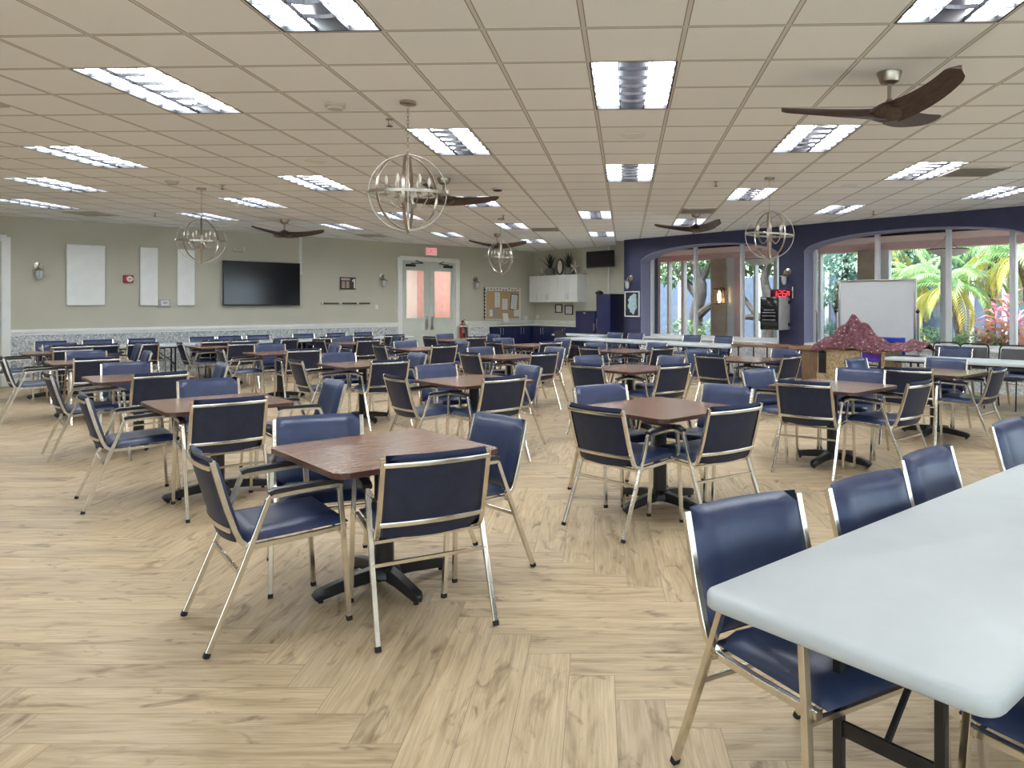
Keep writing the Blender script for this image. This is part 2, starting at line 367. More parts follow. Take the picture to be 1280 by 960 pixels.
# floor of herringbone planks
def make_floor():
    L, W = 1.22, .1875; ox, oy = -.309, 3.2
    vs, fs, uvp, uve, tone = [], [], [], [], []
    for i in range(-16, 17):
        for k in range(-110, 111):
            bx = ox + k * W + i * (L - W); by = oy - k * W + i * (L + W)
            for (x0, y0, w, h, H) in ((bx, by, L, W, True), (bx, by - L, W, L, False)):
                if not inside((x0 + w / 2, y0 + h / 2), .5): continue
                b = len(vs); vs += [(x0, y0, 0), (x0 + w, y0, 0), (x0 + w, y0 + h, 0), (x0, y0 + h, 0)]
                fs.append((b, b + 1, b + 2, b + 3)); tone.append(random.random())
                if H: uvp += [(x0, y0), (x0 + w, y0), (x0 + w, y0 + h), (x0, y0 + h)]; uve += [(0, 0), (1, 0), (1, 1), (0, 1)]
                else: uvp += [(y0, x0), (y0, x0 + w), (y0 + h, x0 + w), (y0 + h, x0)]; uve += [(0, 0), (0, 1), (1, 1), (1, 0)]
    me = bpy.data.meshes.new('floor'); me.from_pydata(vs, [], fs)
    for nm, d in (('plank', uvp), ('edge', uve)):
        l = me.uv_layers.new(name=nm)
        l.data.foreach_set('uv', [c for p in d for c in p])
    at = me.attributes.new('tone', 'FLOAT', 'FACE'); at.data.foreach_set('value', tone)
    me.materials.append(M['floor']); o = bpy.data.objects.new('floor', me); C.objects.link(o); struct(o)
make_floor()

# ceiling grid
GA = R(-2.136); GX0, GZ0, T = -3.3016, 4.3724, .61
def grid_xy(c, r):
    x, z = GX0 + c * T, GZ0 + r * T
    return Vector((math.cos(GA) * x - math.sin(GA) * z, math.sin(GA) * x + math.cos(GA) * z))
LIGHTS = [(2.5, -1), (-.5, 2), (-4.5, 6), (-7.5, 9), (-10.5, 12), (5.5, 2), (5.5, 8), (4.5, 15), (4.5, 21), (2.5, 5), (1.5, 12), (-1.5, 15), (-1.5, 21), (1.5, 18), (1.5, 24),
          (-1.5, 9), (-4.5, 12), (-7.5, 15), (-4.5, 18), (8.5, -1), (8.5, 5), (8.5, 11), (11.5, 8), (11.5, 14), (14.5, 11), (7.5, 17), (14.5, 5), (-5.5, -1),
          (-.5, -7), (5.5, -7), (11.5, -7), (-7.5, -7), (14.5, -1), (-10.5, 4)]  # the last entries are unseen fixtures added to brighten the room
VENTS = [(-3.5, 2, 'v'), (-10.5, 14, 'b'), (-4.5, 21, 'b'), (12.5, 8, 'v'), (2.5, 19, 'h'), (7.5, 14, 'h')]
holes = set()
for c, r in LIGHTS: holes |= {(math.floor(c), r - 1), (math.floor(c), r)}
def make_ceiling():
    vs, fs, uv = [], [], []
    for c in range(-26, 34):
        for r in range(-20, 42):
            if (c, r) in holes: continue
            pm = grid_xy(c + .5, r + .5)
            if not inside(pm, .3): continue
            b = len(vs)
            for dc, dr in ((0, 0), (0, 1), (1, 1), (1, 0)):
                p = grid_xy(c + dc, r + dr); vs.append((p.x, p.y, CEIL)); uv += [c + dc, r + dr]
            fs.append((b, b + 1, b + 2, b + 3))
    me = bpy.data.meshes.new('ceiling'); me.from_pydata(vs, [], fs); l = me.uv_layers.new(name='grid'); l.data.foreach_set('uv', uv)
    me.materials.append(M['ceil']); o = bpy.data.objects.new('ceiling', me); C.objects.link(o); struct(o)
make_ceiling()
mb = MB(); mb.prism([(p.x, p.y) for p in (Vector((-13.4, -5)), Vector((11.4, -5)), Vector((11.4, 9.2)), D0 + Vector((.75, .75)), Dret + Vector((.3, .3)), CORN + Vector((0, .5)), Vector((-13.4, SA - 12.9)))], 3.5, 3.6)
struct(mb.build('roof', M['concrete'], smooth=0))  # unseen slab added to keep sun and sky light out

def wall_box(mb, p, q, z0, z1, thick, side=1, y0=0.0):
    """box from p to q (2d) standing on z0..z1, thickness on the left (side=1) or right of p->q"""
    d = (q - p); L = d.length; d.normalize(); n = Vector((-d.y, d.x)) * side
    c = (p + q) / 2 + n * (thick / 2 + y0)
    mb.box((c.x, c.y, (z0 + z1) / 2), (L, thick, z1 - z0), rot=(0, 0, math.atan2(d.y, d.x)))
Z1 = CEIL + .12
# wall A, with the opening of the double door
dl, dr = onA(499), onA(571.5); DT = 2.80
mb = MB(); wall_box(mb, A0, dl, 0, Z1, .2); wall_box(mb, dr, CORN + eA * .2, 0, Z1, .2); wall_box(mb, dl, dr, DT, Z1, .2)
struct(mb.build('wall_left', M['beige'], smooth=0))
mb = MB(); wall_box(mb, CORN - eD * 0.0, Dret + eD * .1, 0, Z1, .2); struct(mb.build('wall_back', M['beige'], smooth=0))
mb = MB(); wall_box(mb, Vector((-13, -4.5)), A0, 0, Z1, .2); struct(mb.build('wall_side', M['beige'], smooth=0))
def added_window_wall(p, q, name, n):  # unseen wall whose guessed windows are added to bring in daylight
    d = (q - p) / n; mb = MB(); wall_box(mb, p, q, 0, .55, .2); wall_box(mb, p, q, 2.85, Z1, .2)
    for k in range(n + 1):
        c_ = p + d * k; u_ = d.normalized() * .2; wall_box(mb, c_ - u_, c_ + u_, .55, 2.85, .2)
    struct(mb.build(name, M['beige'], smooth=0))
    for k in range(n):
        w = bpy.data.objects.new('window_%d' % (WN[0]), None); C.objects.link(w); struct(w); WN[0] += 1
        a_, b_ = p + d * k + d.normalized() * .2, p + d * (k + 1) - d.normalized() * .2
        mb = MB(); wall_box(mb, a_, b_, .55, .61, .09, y0=.05); wall_box(mb, a_, b_, 2.79, 2.85, .09, y0=.05); m_ = (a_ + b_) / 2; u_ = d.normalized() * .035
        for e in (a_ + u_, m_, b_ - u_): wall_box(mb, e - u_, e + u_, .55, 2.85, .09, y0=.05)
        mb.build('window_frame', M['frame'], w, smooth=0)
        mb = MB(); wall_box(mb, a_, b_, .6, 2.8, .008, y0=.09); mb.build('pane', M['glass'], w, smooth=0)
WN = [4]
added_window_wall(Vector((11, -4.5)), Vector((-13, -4.5)), 'wall_rear', 6)
added_window_wall(Dend, Vector((11, -4.5)), 'wall_far_right', 3)
mb = MB(); mb.prism([(-20, -4.8), (-20, -24), (30, -24), (30, 7.5), (11.3, 7.5), (11.3, -4.8)], -.1, -.05); struct(mb.build('bounce_terrace', M['bouncepaving'], smooth=0))  # unseen pale ground added to bounce sunlight up to the ceiling
# wainscot, chair rail, baseboard along wall A
RZ = 1.02
trim0 = onA(9); endA = onA(584)
mb = MB()
for p, q in ((trim0, onA(496.5)), (onA(574.5), onA(586))): wall_box(mb, p, q, .14, RZ - .07, .006, -1)
struct(mb.build('wall_wainscot', M['toile'], smooth=0))
mb = MB()
for p, q in ((trim0, onA(496.5)), (onA(574.5), endA)):
    wall_box(mb, p, q, RZ - .075, RZ + .02, .022, -1); wall_box(mb, p, q, RZ - .02, RZ + .04, .045, -1)
struct(mb.build('trim_1', M['white'], smooth=0))
mb = MB()
for p, q in ((trim0, onA(496.5)), (onA(574.5), endA)): wall_box(mb, p, q, 0, .14, .02, -1)
struct(mb.build('baseboard_left', M['white'], smooth=0))

# navy window wall D with two arched openings. s runs along eD from D0
def sD(u, s=SD): return (onS(u, s) - D0).dot(eD)
ARCH = [(sD(801), sD(974), 2.58, 2.93), (sD(1005), sD(1293), 2.60, 2.935)]
S_END = (Dend - D0).length
ARCH.append((ARCH[1][1] + .75, ARCH[1][1] + .75 + 2.0, 2.60, 2.85))
SILL = .70; RV = .45
def archz(a, s):
    s0, s1, zs, zp = a; t = (2 * s - s0 - s1) / (s1 - s0)
    return zs + (zp - zs) * math.sqrt(max(0, 1 - abs(t) ** 2.1)) if abs(t) <= 1 else zs
def P3(s, d, z):
    p = D0 + eD * s + Vector((a2, a2)) * d; return (p.x, p.y, z)
def quadstrip(mb, A, B):
    n = len(A); mb.add(A + B, [(i, i + 1, n + i + 1, n + i) for i in range(n - 1)])
def wallD():
    mb = MB(); prev = 0.0
    def solid(s0, s1, z0, z1):
        c = P3((s0 + s1) / 2, RV / 2, (z0 + z1) / 2); mb.box(c, (s1 - s0, RV, z1 - z0), rot=(0, 0, -PI / 4))
    for a in ARCH:
        solid(prev, a[0], 0, Z1); prev = a[1]
        n = 28; ss = [a[0] + (a[1] - a[0]) * (1 - math.cos(PI * i / n)) / 2 for i in range(n + 1)]
        zz = [archz(a, s) for s in ss]
        quadstrip(mb, [P3(s, 0, z) for s, z in zip(ss, zz)], [P3(s, 0, Z1) for s in ss])
        quadstrip(mb, [P3(s, RV, z) for s, z in zip(ss, zz)], [P3(s, RV, Z1) for s in ss])
    solid(prev, S_END, 0, Z1)
    # end return towards wall B
    c = P3(-.0, .55, Z1 / 2); mb.box(P3(.1, .55, Z1 / 2), (.2, 1.1, Z1), rot=(0, 0, -PI / 4))
    struct(mb.build('wall_right', M['navywall'], smooth=0))
wallD()
for i, a in enumerate(ARCH):
    mb = MB(); n = 28; ss = [a[0] + (a[1] - a[0]) * (1 - math.cos(PI * k / n)) / 2 for k in range(n + 1)]; zz = [archz(a, s) for s in ss]
    e = .012
    quadstrip(mb, [P3(s, -e, z - .002) for s, z in zip(ss, zz)], [P3(s, RV, z - .002) for s, z in zip(ss, zz)])
    quadstrip(mb, [P3(s, -e, z - .002) for s, z in zip(ss, zz)], [P3(s, -e, z + .018) for s, z in zip(ss, zz)])
    for s in (a[0], a[1]):
        mb.box(P3(s + (.006 if s == a[0] else -.006), RV / 2 - .005, (SILL + a[2]) / 2), (.012, RV - .01, a[2] - SILL), rot=(0, 0, -PI / 4))
    struct(mb.build('trim_%d' % (i + 2), M['jamb'], smooth=60))
    # knee wall below the window
    mb = MB(); mb.box(P3((a[0] + a[1]) / 2, .10, SILL / 2), (a[1] - a[0], .2, SILL), rot=(0, 0, -PI / 4)); struct(mb.build('wall_knee', toile_mat('pale_wallpaper', (.42, .45, .52)) if i == 0 else bpy.data.materials['pale_wallpaper'], smooth=0))
    mb = MB(); mb.box(P3((a[0] + a[1]) / 2, RV / 2 - .02, SILL + .02), (a[1] - a[0] - .03, RV + .02, .04), bevel=.006, rot=(0, 0, -PI / 4))
    struct(mb.build('trim_%d' % (i + 6), M['white'], smooth=0))
# windows: frame, mullions, panes
def window(idx, a, mull, wide):
    gs = SD + RV * 1.41421
    w = bpy.data.objects.new('window_%d' % idx, None); C.objects.link(w); struct(w)
    mb = MB(); Y0, Y1 = SILL + .04, 3.05
    d = RV - .05
    xs = [a[0] + .03] + [(onS(u, gs - .07) - D0).dot(eD) for u in mull] + [a[1] - .03]
    for k, s in enumerate(xs):
        wd = .085 if k in (0, len(xs) - 1) else wide
        mb.box(P3(s, d, (Y0 + Y1) / 2), (wd, .09, Y1 - Y0), bevel=.004, rot=(0, 0, -PI / 4))
    mb.box(P3((a[0] + a[1]) / 2, d, Y0 + .03), (a[1] - a[0], .08, .06), rot=(0, 0, -PI / 4))
    f = mb.build('window_frame', M['frame'], w, smooth=30)
    mb = MB(); mb.box(P3((a[0] + a[1]) / 2, RV + .03, 2.965), (a[1] - a[0] + .3, .06, .17), rot=(0, 0, -PI / 4)); mb.build('shade_band', M['darkband'], w, smooth=0)
    for k in range(len(xs) - 1):
        mb = MB(); mb.box(P3((xs[k] + xs[k + 1]) / 2, d, (Y0 + 2.9) / 2), (xs[k + 1] - xs[k] - .05, .008, 2.9 - Y0), rot=(0, 0, -PI / 4)); mb.build('pane', M['glass'], w, smooth=0)
window(1, ARCH[0], [869.6, 928], .075)
window(2, ARCH[1], [1097, 1186, 1266], .085)
window(3, ARCH[2], [1460], .085)

# ------------------------------------------------------------------ doors
def door(name, p, q, zt, leaves):
    """double door set in wall A between 2d points p and q"""
    L = (q - p).length; d = bpy.data.objects.new(name, None); C.objects.link(d); struct(d)
    d.location = (p.x, p.y, 0); d.rotation_euler = (0, 0, PI / 4)
    mb = MB(); fw = .075
    mb.box((fw / 2 - .03, -.005, zt / 2), (fw + .06, .09, zt), bevel=.004); mb.box((L - fw / 2 + .03, -.005, zt / 2), (fw + .06, .09, zt), bevel=.004)
    mb.box((L / 2, -.005, zt - .02), (L, .088, .12), bevel=.004)
    mb.build('door_frame', M['white'], d, smooth=30)
    lw = (L - 2 * fw) / leaves
    for k in range(leaves):
        x0 = fw + k * lw; x1 = x0 + lw
        g0, g1 = x0 + lw * .17, x1 - lw * .20
        if k == 1: g0, g1 = x0 + lw * .20, x1 - lw * .17
        z0, z1 = 1.17, zt - .34; top = zt - .085
        mb = MB()
        for (ax, bx, az, bz) in ((x0 + .003, g0, .01, top), (g1, x1 - .003, .01, top), (g0, g1, .01, z0), (g0, g1, z1, top)):
            mb.box(((ax + bx) / 2, .02, (az + bz) / 2), (bx - ax, .045, bz - az))
        for (ax, bx, az, bz) in ((g0 - .03, g0, z0 - .03, z1 + .03), (g1, g1 + .03, z0 - .03, z1 + .03), (g0, g1, z0 - .03, z0), (g0, g1, z1, z1 + .03)):
            mb.box(((ax + bx) / 2, -.007, (az + bz) / 2), (bx - ax, .012, bz - az))
        lf = mb.build('door_leaf', M['door'], d, smooth=0)
        mb = MB(); mb.box(((g0 + g1) / 2, .02, (z0 + z1) / 2), (g1 - g0, .006, z1 - z0)); mb.build('door_pane', M['glass'], lf, smooth=0)
        hx = x1 - .085 if k == 0 else x0 + .085
        mb = MB(); mb.box((hx, -.008, 1.03), (.10, .012, .38), bevel=.003)
        mb.tube([(hx, -.01, .93), (hx, -.05, .95), (hx, -.05, 1.11), (hx, -.01, 1.13)], .010, 8); mb.build('push_plate', M['steel'], lf)
        mb = MB(); cx = x0 + lw * .3 if k == 0 else x1 - lw * .3
        mb.box((cx, -.035, top - .12), (.28, .06, .065), bevel=.01)
        sg = 1 if k == 0 else -1
        mb.tube([(cx, -.05, top - .07), (cx + sg * .34, -.10, top - .05), (cx + sg * .10, -.02, top + .03)], .014, 6, square=True); mb.build('door_closer', M['black'], lf)
    return d
door('door_1', dl, dr, DT, 2)
q2 = onA(8); door('door_2', q2 - eA * 1.0, q2, 2.80, 1)
# pink corridor behind the double door
cs = bpy.data.objects.new('corridor', None); C.objects.link(cs); struct(cs); cs.location = (dl.x, dl.y, 0); cs.rotation_euler = (0, 0, PI / 4)
LW = (dr - dl).length
mb = MB(); mb.box((LW / 2 - 1.2, 3.4, 1.5), (.12, 6.0, 3.0)); mb.box((LW / 2 + 1.5, 3.4, 1.5), (.12, 6.0, 3.0)); mb.box((LW / 2 + .1, 6.4, 1.5), (3, .12, 3.0)); mb.box((LW / 2 + .62, 3.9, 1.5), (.5, .5, 3.0)); mb.box((LW / 2 - .9, 4.6, 1.5), (.5, .5, 3.0))
mb.build('wall_corridor', M['pinkwall'], cs, smooth=0)
mb = MB(); mb.box((LW / 2, 3.4, 3.03), (3, 6.2, .06)); mb.build('corridor_ceiling', M['soffit'], cs, smooth=0)
mb = MB(); mb.box((LW / 2, 3.4, -.03), (3, 6.2, .05)); mb.build('corridor_floor', M['concrete'], cs, smooth=0)
wx = (onA(517) - dl).dot(eA) + 1.79; mb = MB(); mb.box((wx, 3.05, 1.35), (.85, .06, 2.6)); mb.build('corridor_bright_board', M['white'], cs, smooth=0)  # white board whose colour stands in for the bright end of the corridor
wx = (onA(546) - dl).dot(eA) + 1.55; mb = MB(); mb.box((wx, 3.0, 1.35), (.3, .06, 2.6)); mb.build('corridor_bright_board', M['white'], cs, smooth=0)  # second white board, for the bright strip in the other pane
mb = MB(); mb.box((LW / 2, 1.6, 2.985), (.6, 1.2, .03)); mb.build('corridor_fill_light', M['corrfill'], cs, smooth=0)  # glowing panel added to light the corridor

# ------------------------------------------------------------------ ceiling fixtures
def make_light():
    t = thing('ceiling_light', '', 'ceiling light')
    w, l, h = T, 2 * T, .09
    mb = MB()
    for x, y, sx, sy in ((-w / 2 + .008, 0, .016, l), (w / 2 - .008, 0, .016, l), (0, -l / 2 + .008, w, .016), (0, l / 2 - .008, w, .016)):
        mb.box((x, y, h / 2), (sx, sy, h))
    mb.box((0, 0, h + .005), (w, l, .01)); mb.build('housing', M['black'], t, smooth=0)
    for s, mm in ((-1, 'lampA'), (1, 'lampB')):
        mb = MB(); mb.box((s * .195, 0, .048), (.172, l - .04, .03)); mb.build('lamp_strip', M[mm], t, smooth=0)
    mb = MB(); mb.box((0, 0, h - .012), (.215, l - .04, .016)); mb.build('reflector', M['louver'], t, smooth=0)
    mb = MB()
    for x in (-.1015, .1015): mb.box((x, 0, .016), (.005, l - .036, .026))
    for k in range(1, 6):
        y = -l / 2 + k * l / 6
        for cx in (-.195, 0, .195):
            pts = [(cx - .096 + .192 * i / 6, y + .018 * math.cos(PI * (i / 6 - .5)), .018) for i in range(7)]
            mb.tube(pts, .0035, square=True, ratio=3.6, up=(0, 1, 0))
    mb.build('louver', M['louver'], t, smooth=0)
    return t
light0 = make_light()
rowname = {}
LDESC = {(2.5, -1): 'cut off by the top edge, above the nearest chandelier', (-.5, 2): 'long one alone at upper left, nearest the ceiling vent',
 (-4.5, 6): 'second one down at far left', (-7.5, 9): 'third one down at far left', (-10.5, 12): 'lowest one at far left, by the slotted return panel',
 (5.5, 2): 'square-looking, top middle, ahead of the round speaker', (5.5, 8): 'second one down in the middle column', (4.5, 15): 'third one down in the middle column', (4.5, 21): 'lowest one in the middle column',
 (2.5, 5): 'directly behind the nearest chandelier chain', (1.5, 12): 'behind the second ceiling fan blades', (-1.5, 15): 'seen through the nearest chandelier globe', (-1.5, 21): 'above and near the EXIT sign',
 (1.5, 18): 'above the small far chandelier', (1.5, 24): 'nearest to the white wall cabinets', (-1.5, 9): 'midway between both left chandeliers', (-4.5, 12): 'in line behind the left chandelier, upper',
 (-7.5, 15): 'crossed by the left chandelier stem', (-4.5, 18): 'above the large wall television side of the plaque', (8.5, -1): 'cut off at the top right corner', (8.5, 5): 'below the big ceiling fan on the right',
 (8.5, 11): 'above the globe chandelier by the navy wall', (11.5, 8): 'beside the black slotted vent at right', (11.5, 14): 'closest to the middle of the navy wall', (14.5, 11): 'at the far right edge, near the navy wall',
 (7.5, 17): 'hidden behind the farthest fan by the navy wall'}
first = True
for c, r in LIGHTS:
    p = grid_xy(c, r); lb = 'recessed fluorescent ceiling light, ' + LDESC.get((c, r), 'added out of sight for more light, row %s' % ('one' if r < -3 else 'two'))
    if first: o = light0; o.location = (p.x, p.y, CEIL); o.rotation_euler = (0, 0, GA); o['label'] = lb; o['group'] = 'recessed ceiling lights'; first = False
    else: dup(light0, (p.x, p.y, CEIL), GA, lb, 'recessed ceiling lights')

VD = ['black slotted ceiling vent at the upper left edge', 'grey louvred return panel above the white wall panels', 'grey louvred return panel between television and door', 'slotted ceiling vent beside a light on the right', 'narrow slotted vent near the far chandelier', 'slotted ceiling vent above the farthest fan by the navy wall']
for (c, r, k), lb in zip(VENTS, VD):
    p = grid_xy(c, r); t = thing('ceiling_vent', lb, 'vent', (p.x, p.y, CEIL), GA, 'ceiling vents')
    w = .58; mb = MB()
    for s in (-1, 1): mb.box((s * w / 2, 0, -.008), (.03, w + .03, .014)); mb.box((0, s * w / 2, -.008), (w, .03, .014))
    mb.build('frame', M['grille'], t, smooth=0)
    mb = MB(); mb.box((0, 0, -.002), (w, w, .004)); mb.build('duct_shade', M['ventdark'], t, smooth=0)  # dark sheet with the shade inside the duct painted in
    mb = MB()
    n = 14 if k == 'b' else 6
    for i in range(n):
        y = -w / 2 + (i + .5) * w / n; mb.box((0, y, -.010), (w, w / n * (.75 if k == 'b' else .45), .004), rot=(R(28 if k == 'b' else 40), 0, 0))
    mb.build('louver', M['grille'], t, smooth=0)
for (u, v), lb in {(791, 169): 'round ceiling speaker ahead of the middle column of lights', (1062, 232): 'round ceiling speaker on the right near the navy wall', (395, 201): 'round ceiling speaker on the left of the nearest chandelier'}.items():
    Y = (CEIL - HC) * F / (PY - v); t = thing('ceiling_speaker', lb, 'speaker', (kx(u) * Y, Y, CEIL), 0, 'round ceiling speakers')
    mb = MB(); mb.lathe([(.105, 0), (.125, -.004), (.12, -.012), (.10, -.012)], 28); mb.build('rim', M['tilespk'], t)
    mb = MB(); mb.lathe([(.10, -.010), (.05, -.014), (0.001, -.015)], 28); mb.build('grille', M['tilespk'], t)
for (u, v), lb in {(419, 130): 'white round smoke detector left of the nearest chandelier', (622, 235): 'dark faced smoke detector above the far chandelier', (215, 226): 'pale smoke detector left of the left chandelier canopy'}.items():
    Y = (CEIL - HC) * F / (PY - v); t = thing('smoke_detector', lb, 'smoke detector', (kx(u) * Y, Y, CEIL), 0, 'smoke detectors')
    mb = MB(); mb.lathe([(.085, 0), (.085, -.02), (.07, -.03)], 24); mb.build('base', M['grille'], t)
    mb = MB(); mb.lathe([(.065, -.025), (.06, -.045), (.03, -.052), (.001, -.053)], 24); mb.build('sensor_cap', M['black'] if u == 622 else M['grille'], t)
for (u, v), lb in {(487, 149): 'fire sprinkler head beside the nearest chandelier canopy', (278, 231): 'fire sprinkler head beside the left chandelier canopy', (194, 266): 'fire sprinkler head above the white wall panels', (895, 227): 'fire sprinkler head left of the right chandelier', (1092, 264): 'fire sprinkler head close to the navy wall', (629, 269): 'fire sprinkler head beside the far chandelier canopy'}.items():
    Y = (CEIL - HC) * F / (PY - v); t = thing('sprinkler_head', lb, 'sprinkler', (kx(u) * Y, Y, CEIL), 0, 'fire sprinkler heads')
    mb = MB(); mb.lathe([(.035, 0), (.035, -.006), (.012, -.012), (.012, -.05), (.004, -.06)], 14); mb.build('escutcheon', M['nickel'], t)
    mb = MB(); mb.lathe([(.004, -.055), (.028, -.062), (.028, -.066), (.001, -.068)], 14); mb.build('deflector', M['black'], t)

# ceiling fans
def fan_blade():
    # one broad wooden blade along +x with the sweep and twist of a carved propeller
    mb = MB(); n = 20; top = []; bot = []
    for i in range(n + 1):
        t = i / n; x = .02 + .73 * t
        w = (.195 - .05 * t) * (1 if t < .88 else math.sqrt(max(.03, 1 - ((t - .88) / .122) ** 2)))
        yc = .055 * math.sin(PI * t * .9) - .02; tw = -R(34 - 14 * t); zc = .0 + .085 * t ** 1.6
        for sgn, arr in ((1, top), (-1, bot)):
            row = []
            for j in range(7):
                q = -1 + j / 3; th = (.012 + .02 * (1 - t) ** 3) * (1 - q * q) + .002
                yy, zz = q * w / 2, sgn * th + .014 * (1 - q * q)
                row.append((x, yc + yy * math.cos(tw) - zz * math.sin(tw), zc + yy * math.sin(tw) + zz * math.cos(tw)))
            arr.append(row)
    vs = [p for r_ in top for p in r_] + [p for r_ in bot for p in r_]; fs = []; o = (n + 1) * 7
    for i in range(n):
        for j in range(6):
            a = i * 7 + j; fs += [(a, a + 1, a + 8, a + 7), (o + a, o + a + 7, o + a + 8, o + a + 1)]
        for j in (0, 6): a = i * 7 + j; fs.append((a, a + 7, o + a + 7, o + a))
    for i in (0, n):
        for j in range(6): a = i * 7 + j; fs.append((a, a + 1, o + a + 1, o + a))
    mb.add(vs, fs); return mb
def make_fan():
    t = thing('ceiling_fan', '', 'ceiling fan')
    mb = MB(); mb.lathe([(.085, 0), (.085, -.012), (.065, -.07), (.035, -.085), (.014, -.088)], 22); mb.build('canopy', M['nickel'], t)
    mb = MB(); mb.lathe([(.014, -.08), (.014, -.20)], 12); mb.lathe([(.018, -.19), (.03, -.215), (.055, -.24)], 18); mb.build('downrod', M['nickel'], t)
    mb = MB(); mb.lathe([(.02, -.205), (.06, -.222), (.13, -.262), (.15, -.292), (.12, -.325), (.06, -.348), (.001, -.352)], 26); mb.build('motor_housing', M['bladewood'], t)
    for k in range(3): fan_blade().build('blade', M['bladewood'], t, smooth=60, loc=(0, 0, -.298), rot=(0, 0, k * 2 * PI / 3))
    return t
fan0 = make_fan()
for i, ((c, r), ang, lb) in enumerate((((8.5, 1.5), 41, 'dark three-bladed ceiling fan, the large one at upper right'), ((1.5, 8.4), 25, 'dark ceiling fan half hidden behind the nearest chandelier globe'),
        ((-5.5, 15.8), 5, 'dark ceiling fan above the large wall television'), ((7.5, 14.6), 175, 'dark ceiling fan in front of the first arched window'), ((.5, 20.6), -20, 'dark ceiling fan behind the small far chandelier'))):
    p = grid_xy(c, r)
    if i == 0: fan0.location = (p.x, p.y, CEIL); fan0.rotation_euler = (0, 0, R(ang)); fan0['label'] = lb; fan0['group'] = 'wooden ceiling fans'
    else: dup(fan0, (p.x, p.y, CEIL), R(ang), lb, 'wooden ceiling fans')

# globe chandeliers
def make_chandelier():
    t = thing('chandelier', '', 'chandelier'); zc = -.745; Rr = .31
    mb = MB(); mb.lathe([(.065, 0), (.065, -.025), (.012, -.03), (.008, -.04)], 22); mb.build('canopy', M['nickel'], t)
    mb = MB(); z = -.035; k = 0
    while z > zc + Rr + .02:
        pts = [(.009 * math.cos(a) * (k % 2 == 0), .009 * math.cos(a) * (k % 2), z - .016 + .019 * math.sin(a)) for a in [2 * PI * i / 10 for i in range(10)]]
        mb.tube(pts, .0025, 5, closed=True); z -= .029; k += 1
    mb.build('chain', M['nickel'], t)
    def ring(Mx, rad):
        mb = MB(); pts = [Mx @ Vector((rad * math.cos(2 * PI * i / 48), rad * math.sin(2 * PI * i / 48), 0)) for i in range(48)]
        pts = [p + Vector((0, 0, zc)) for p in pts]; ax = Mx @ Vector((0, 0, 1)); n = len(pts); vs = []; fs = []
        for p in pts:
            o = (p - Vector((0, 0, zc))).normalized()
            for a, b in ((-.0035, -.012), (.0035, -.012), (.0035, .012), (-.0035, .012)): vs.append(p + o * a + ax * b)
        for i in range(n):
            for j in range(4): fs.append((i * 4 + j, i * 4 + (j + 1) % 4, ((i + 1) % n) * 4 + (j + 1) % 4, ((i + 1) % n) * 4 + j))
        mb.add(vs, fs); return mb
    for e in ((PI / 2, 0, R(8)), (PI / 2, 0, R(98)), (R(4), 0, 0)): ring(Euler(e).to_matrix(), Rr).build('ring', M['nickel'], t, smooth=30)
    ring(Euler((PI / 2, R(0), R(52))).to_matrix(), Rr - .012).build('ring', M['nickel'], t, smooth=30)
    mb = MB(); mb.lathe([(.005, zc + Rr + .03), (.012, zc + Rr), (.009, zc + .10), (.022, zc + .06), (.022, zc - .02), (.010, zc - .05), (.010, zc - Rr + .02), (.018, zc - Rr), (.002, zc - Rr - .025)], 14)
    for s in (-1, 1): mb.box((s * (Rr + .012), 0, zc), (.03, .03, .03), bevel=.006)
    mb.build('stem', M['nickel'], t)
    for k in range(6):
        a = k * PI / 3 + .3; ca, sa = math.cos(a), math.sin(a)
        mb = MB(); mb.tube([((.02 + .15 * q) * ca, (.02 + .15 * q) * sa, zc - .03 - .075 * math.sin(PI * min(1, q * 1.02)) * 1.2 + .01 * q) for q in [i / 8 for i in range(9)]], .0045, 6)
        mb.lathe([(.002, zc - .03), (.024, zc - .02), (.026, zc - .015), (.010, zc - .014), (.010, zc + .06), (.002, zc + .062)], 12, (.17 * ca, .17 * sa, 0)); ar = mb.build('arm', M['nickel'], t)
        mb = MB(); mb.lathe([(.007, zc + .06), (.016, zc + .085), (.012, zc + .11), (.001, zc + .135)], 10, (.17 * ca, .17 * sa, 0)); mb.build('bulb', M['bulb'], ar)
    return t
ch0 = make_chandelier()
for i, ((c, r), ang, lb) in enumerate((((2.5, 2.5), 0, 'globe chandelier on a chain, the largest and nearest one'), ((-4.48, 9.5), 20, 'globe chandelier before the white wall panels at left'),
        ((1.48, 15.7), 40, 'small far globe chandelier over the bulletin board'), ((8.49, 8.58), 65, 'globe chandelier in front of the navy arched wall'))):
    p = grid_xy(c, r)
    if i == 0: ch0.location = (p.x, p.y, CEIL); ch0['label'] = lb; ch0['group'] = 'globe chandeliers'
    else: dup(ch0, (p.x, p.y, CEIL), R(ang), lb, 'globe chandeliers')

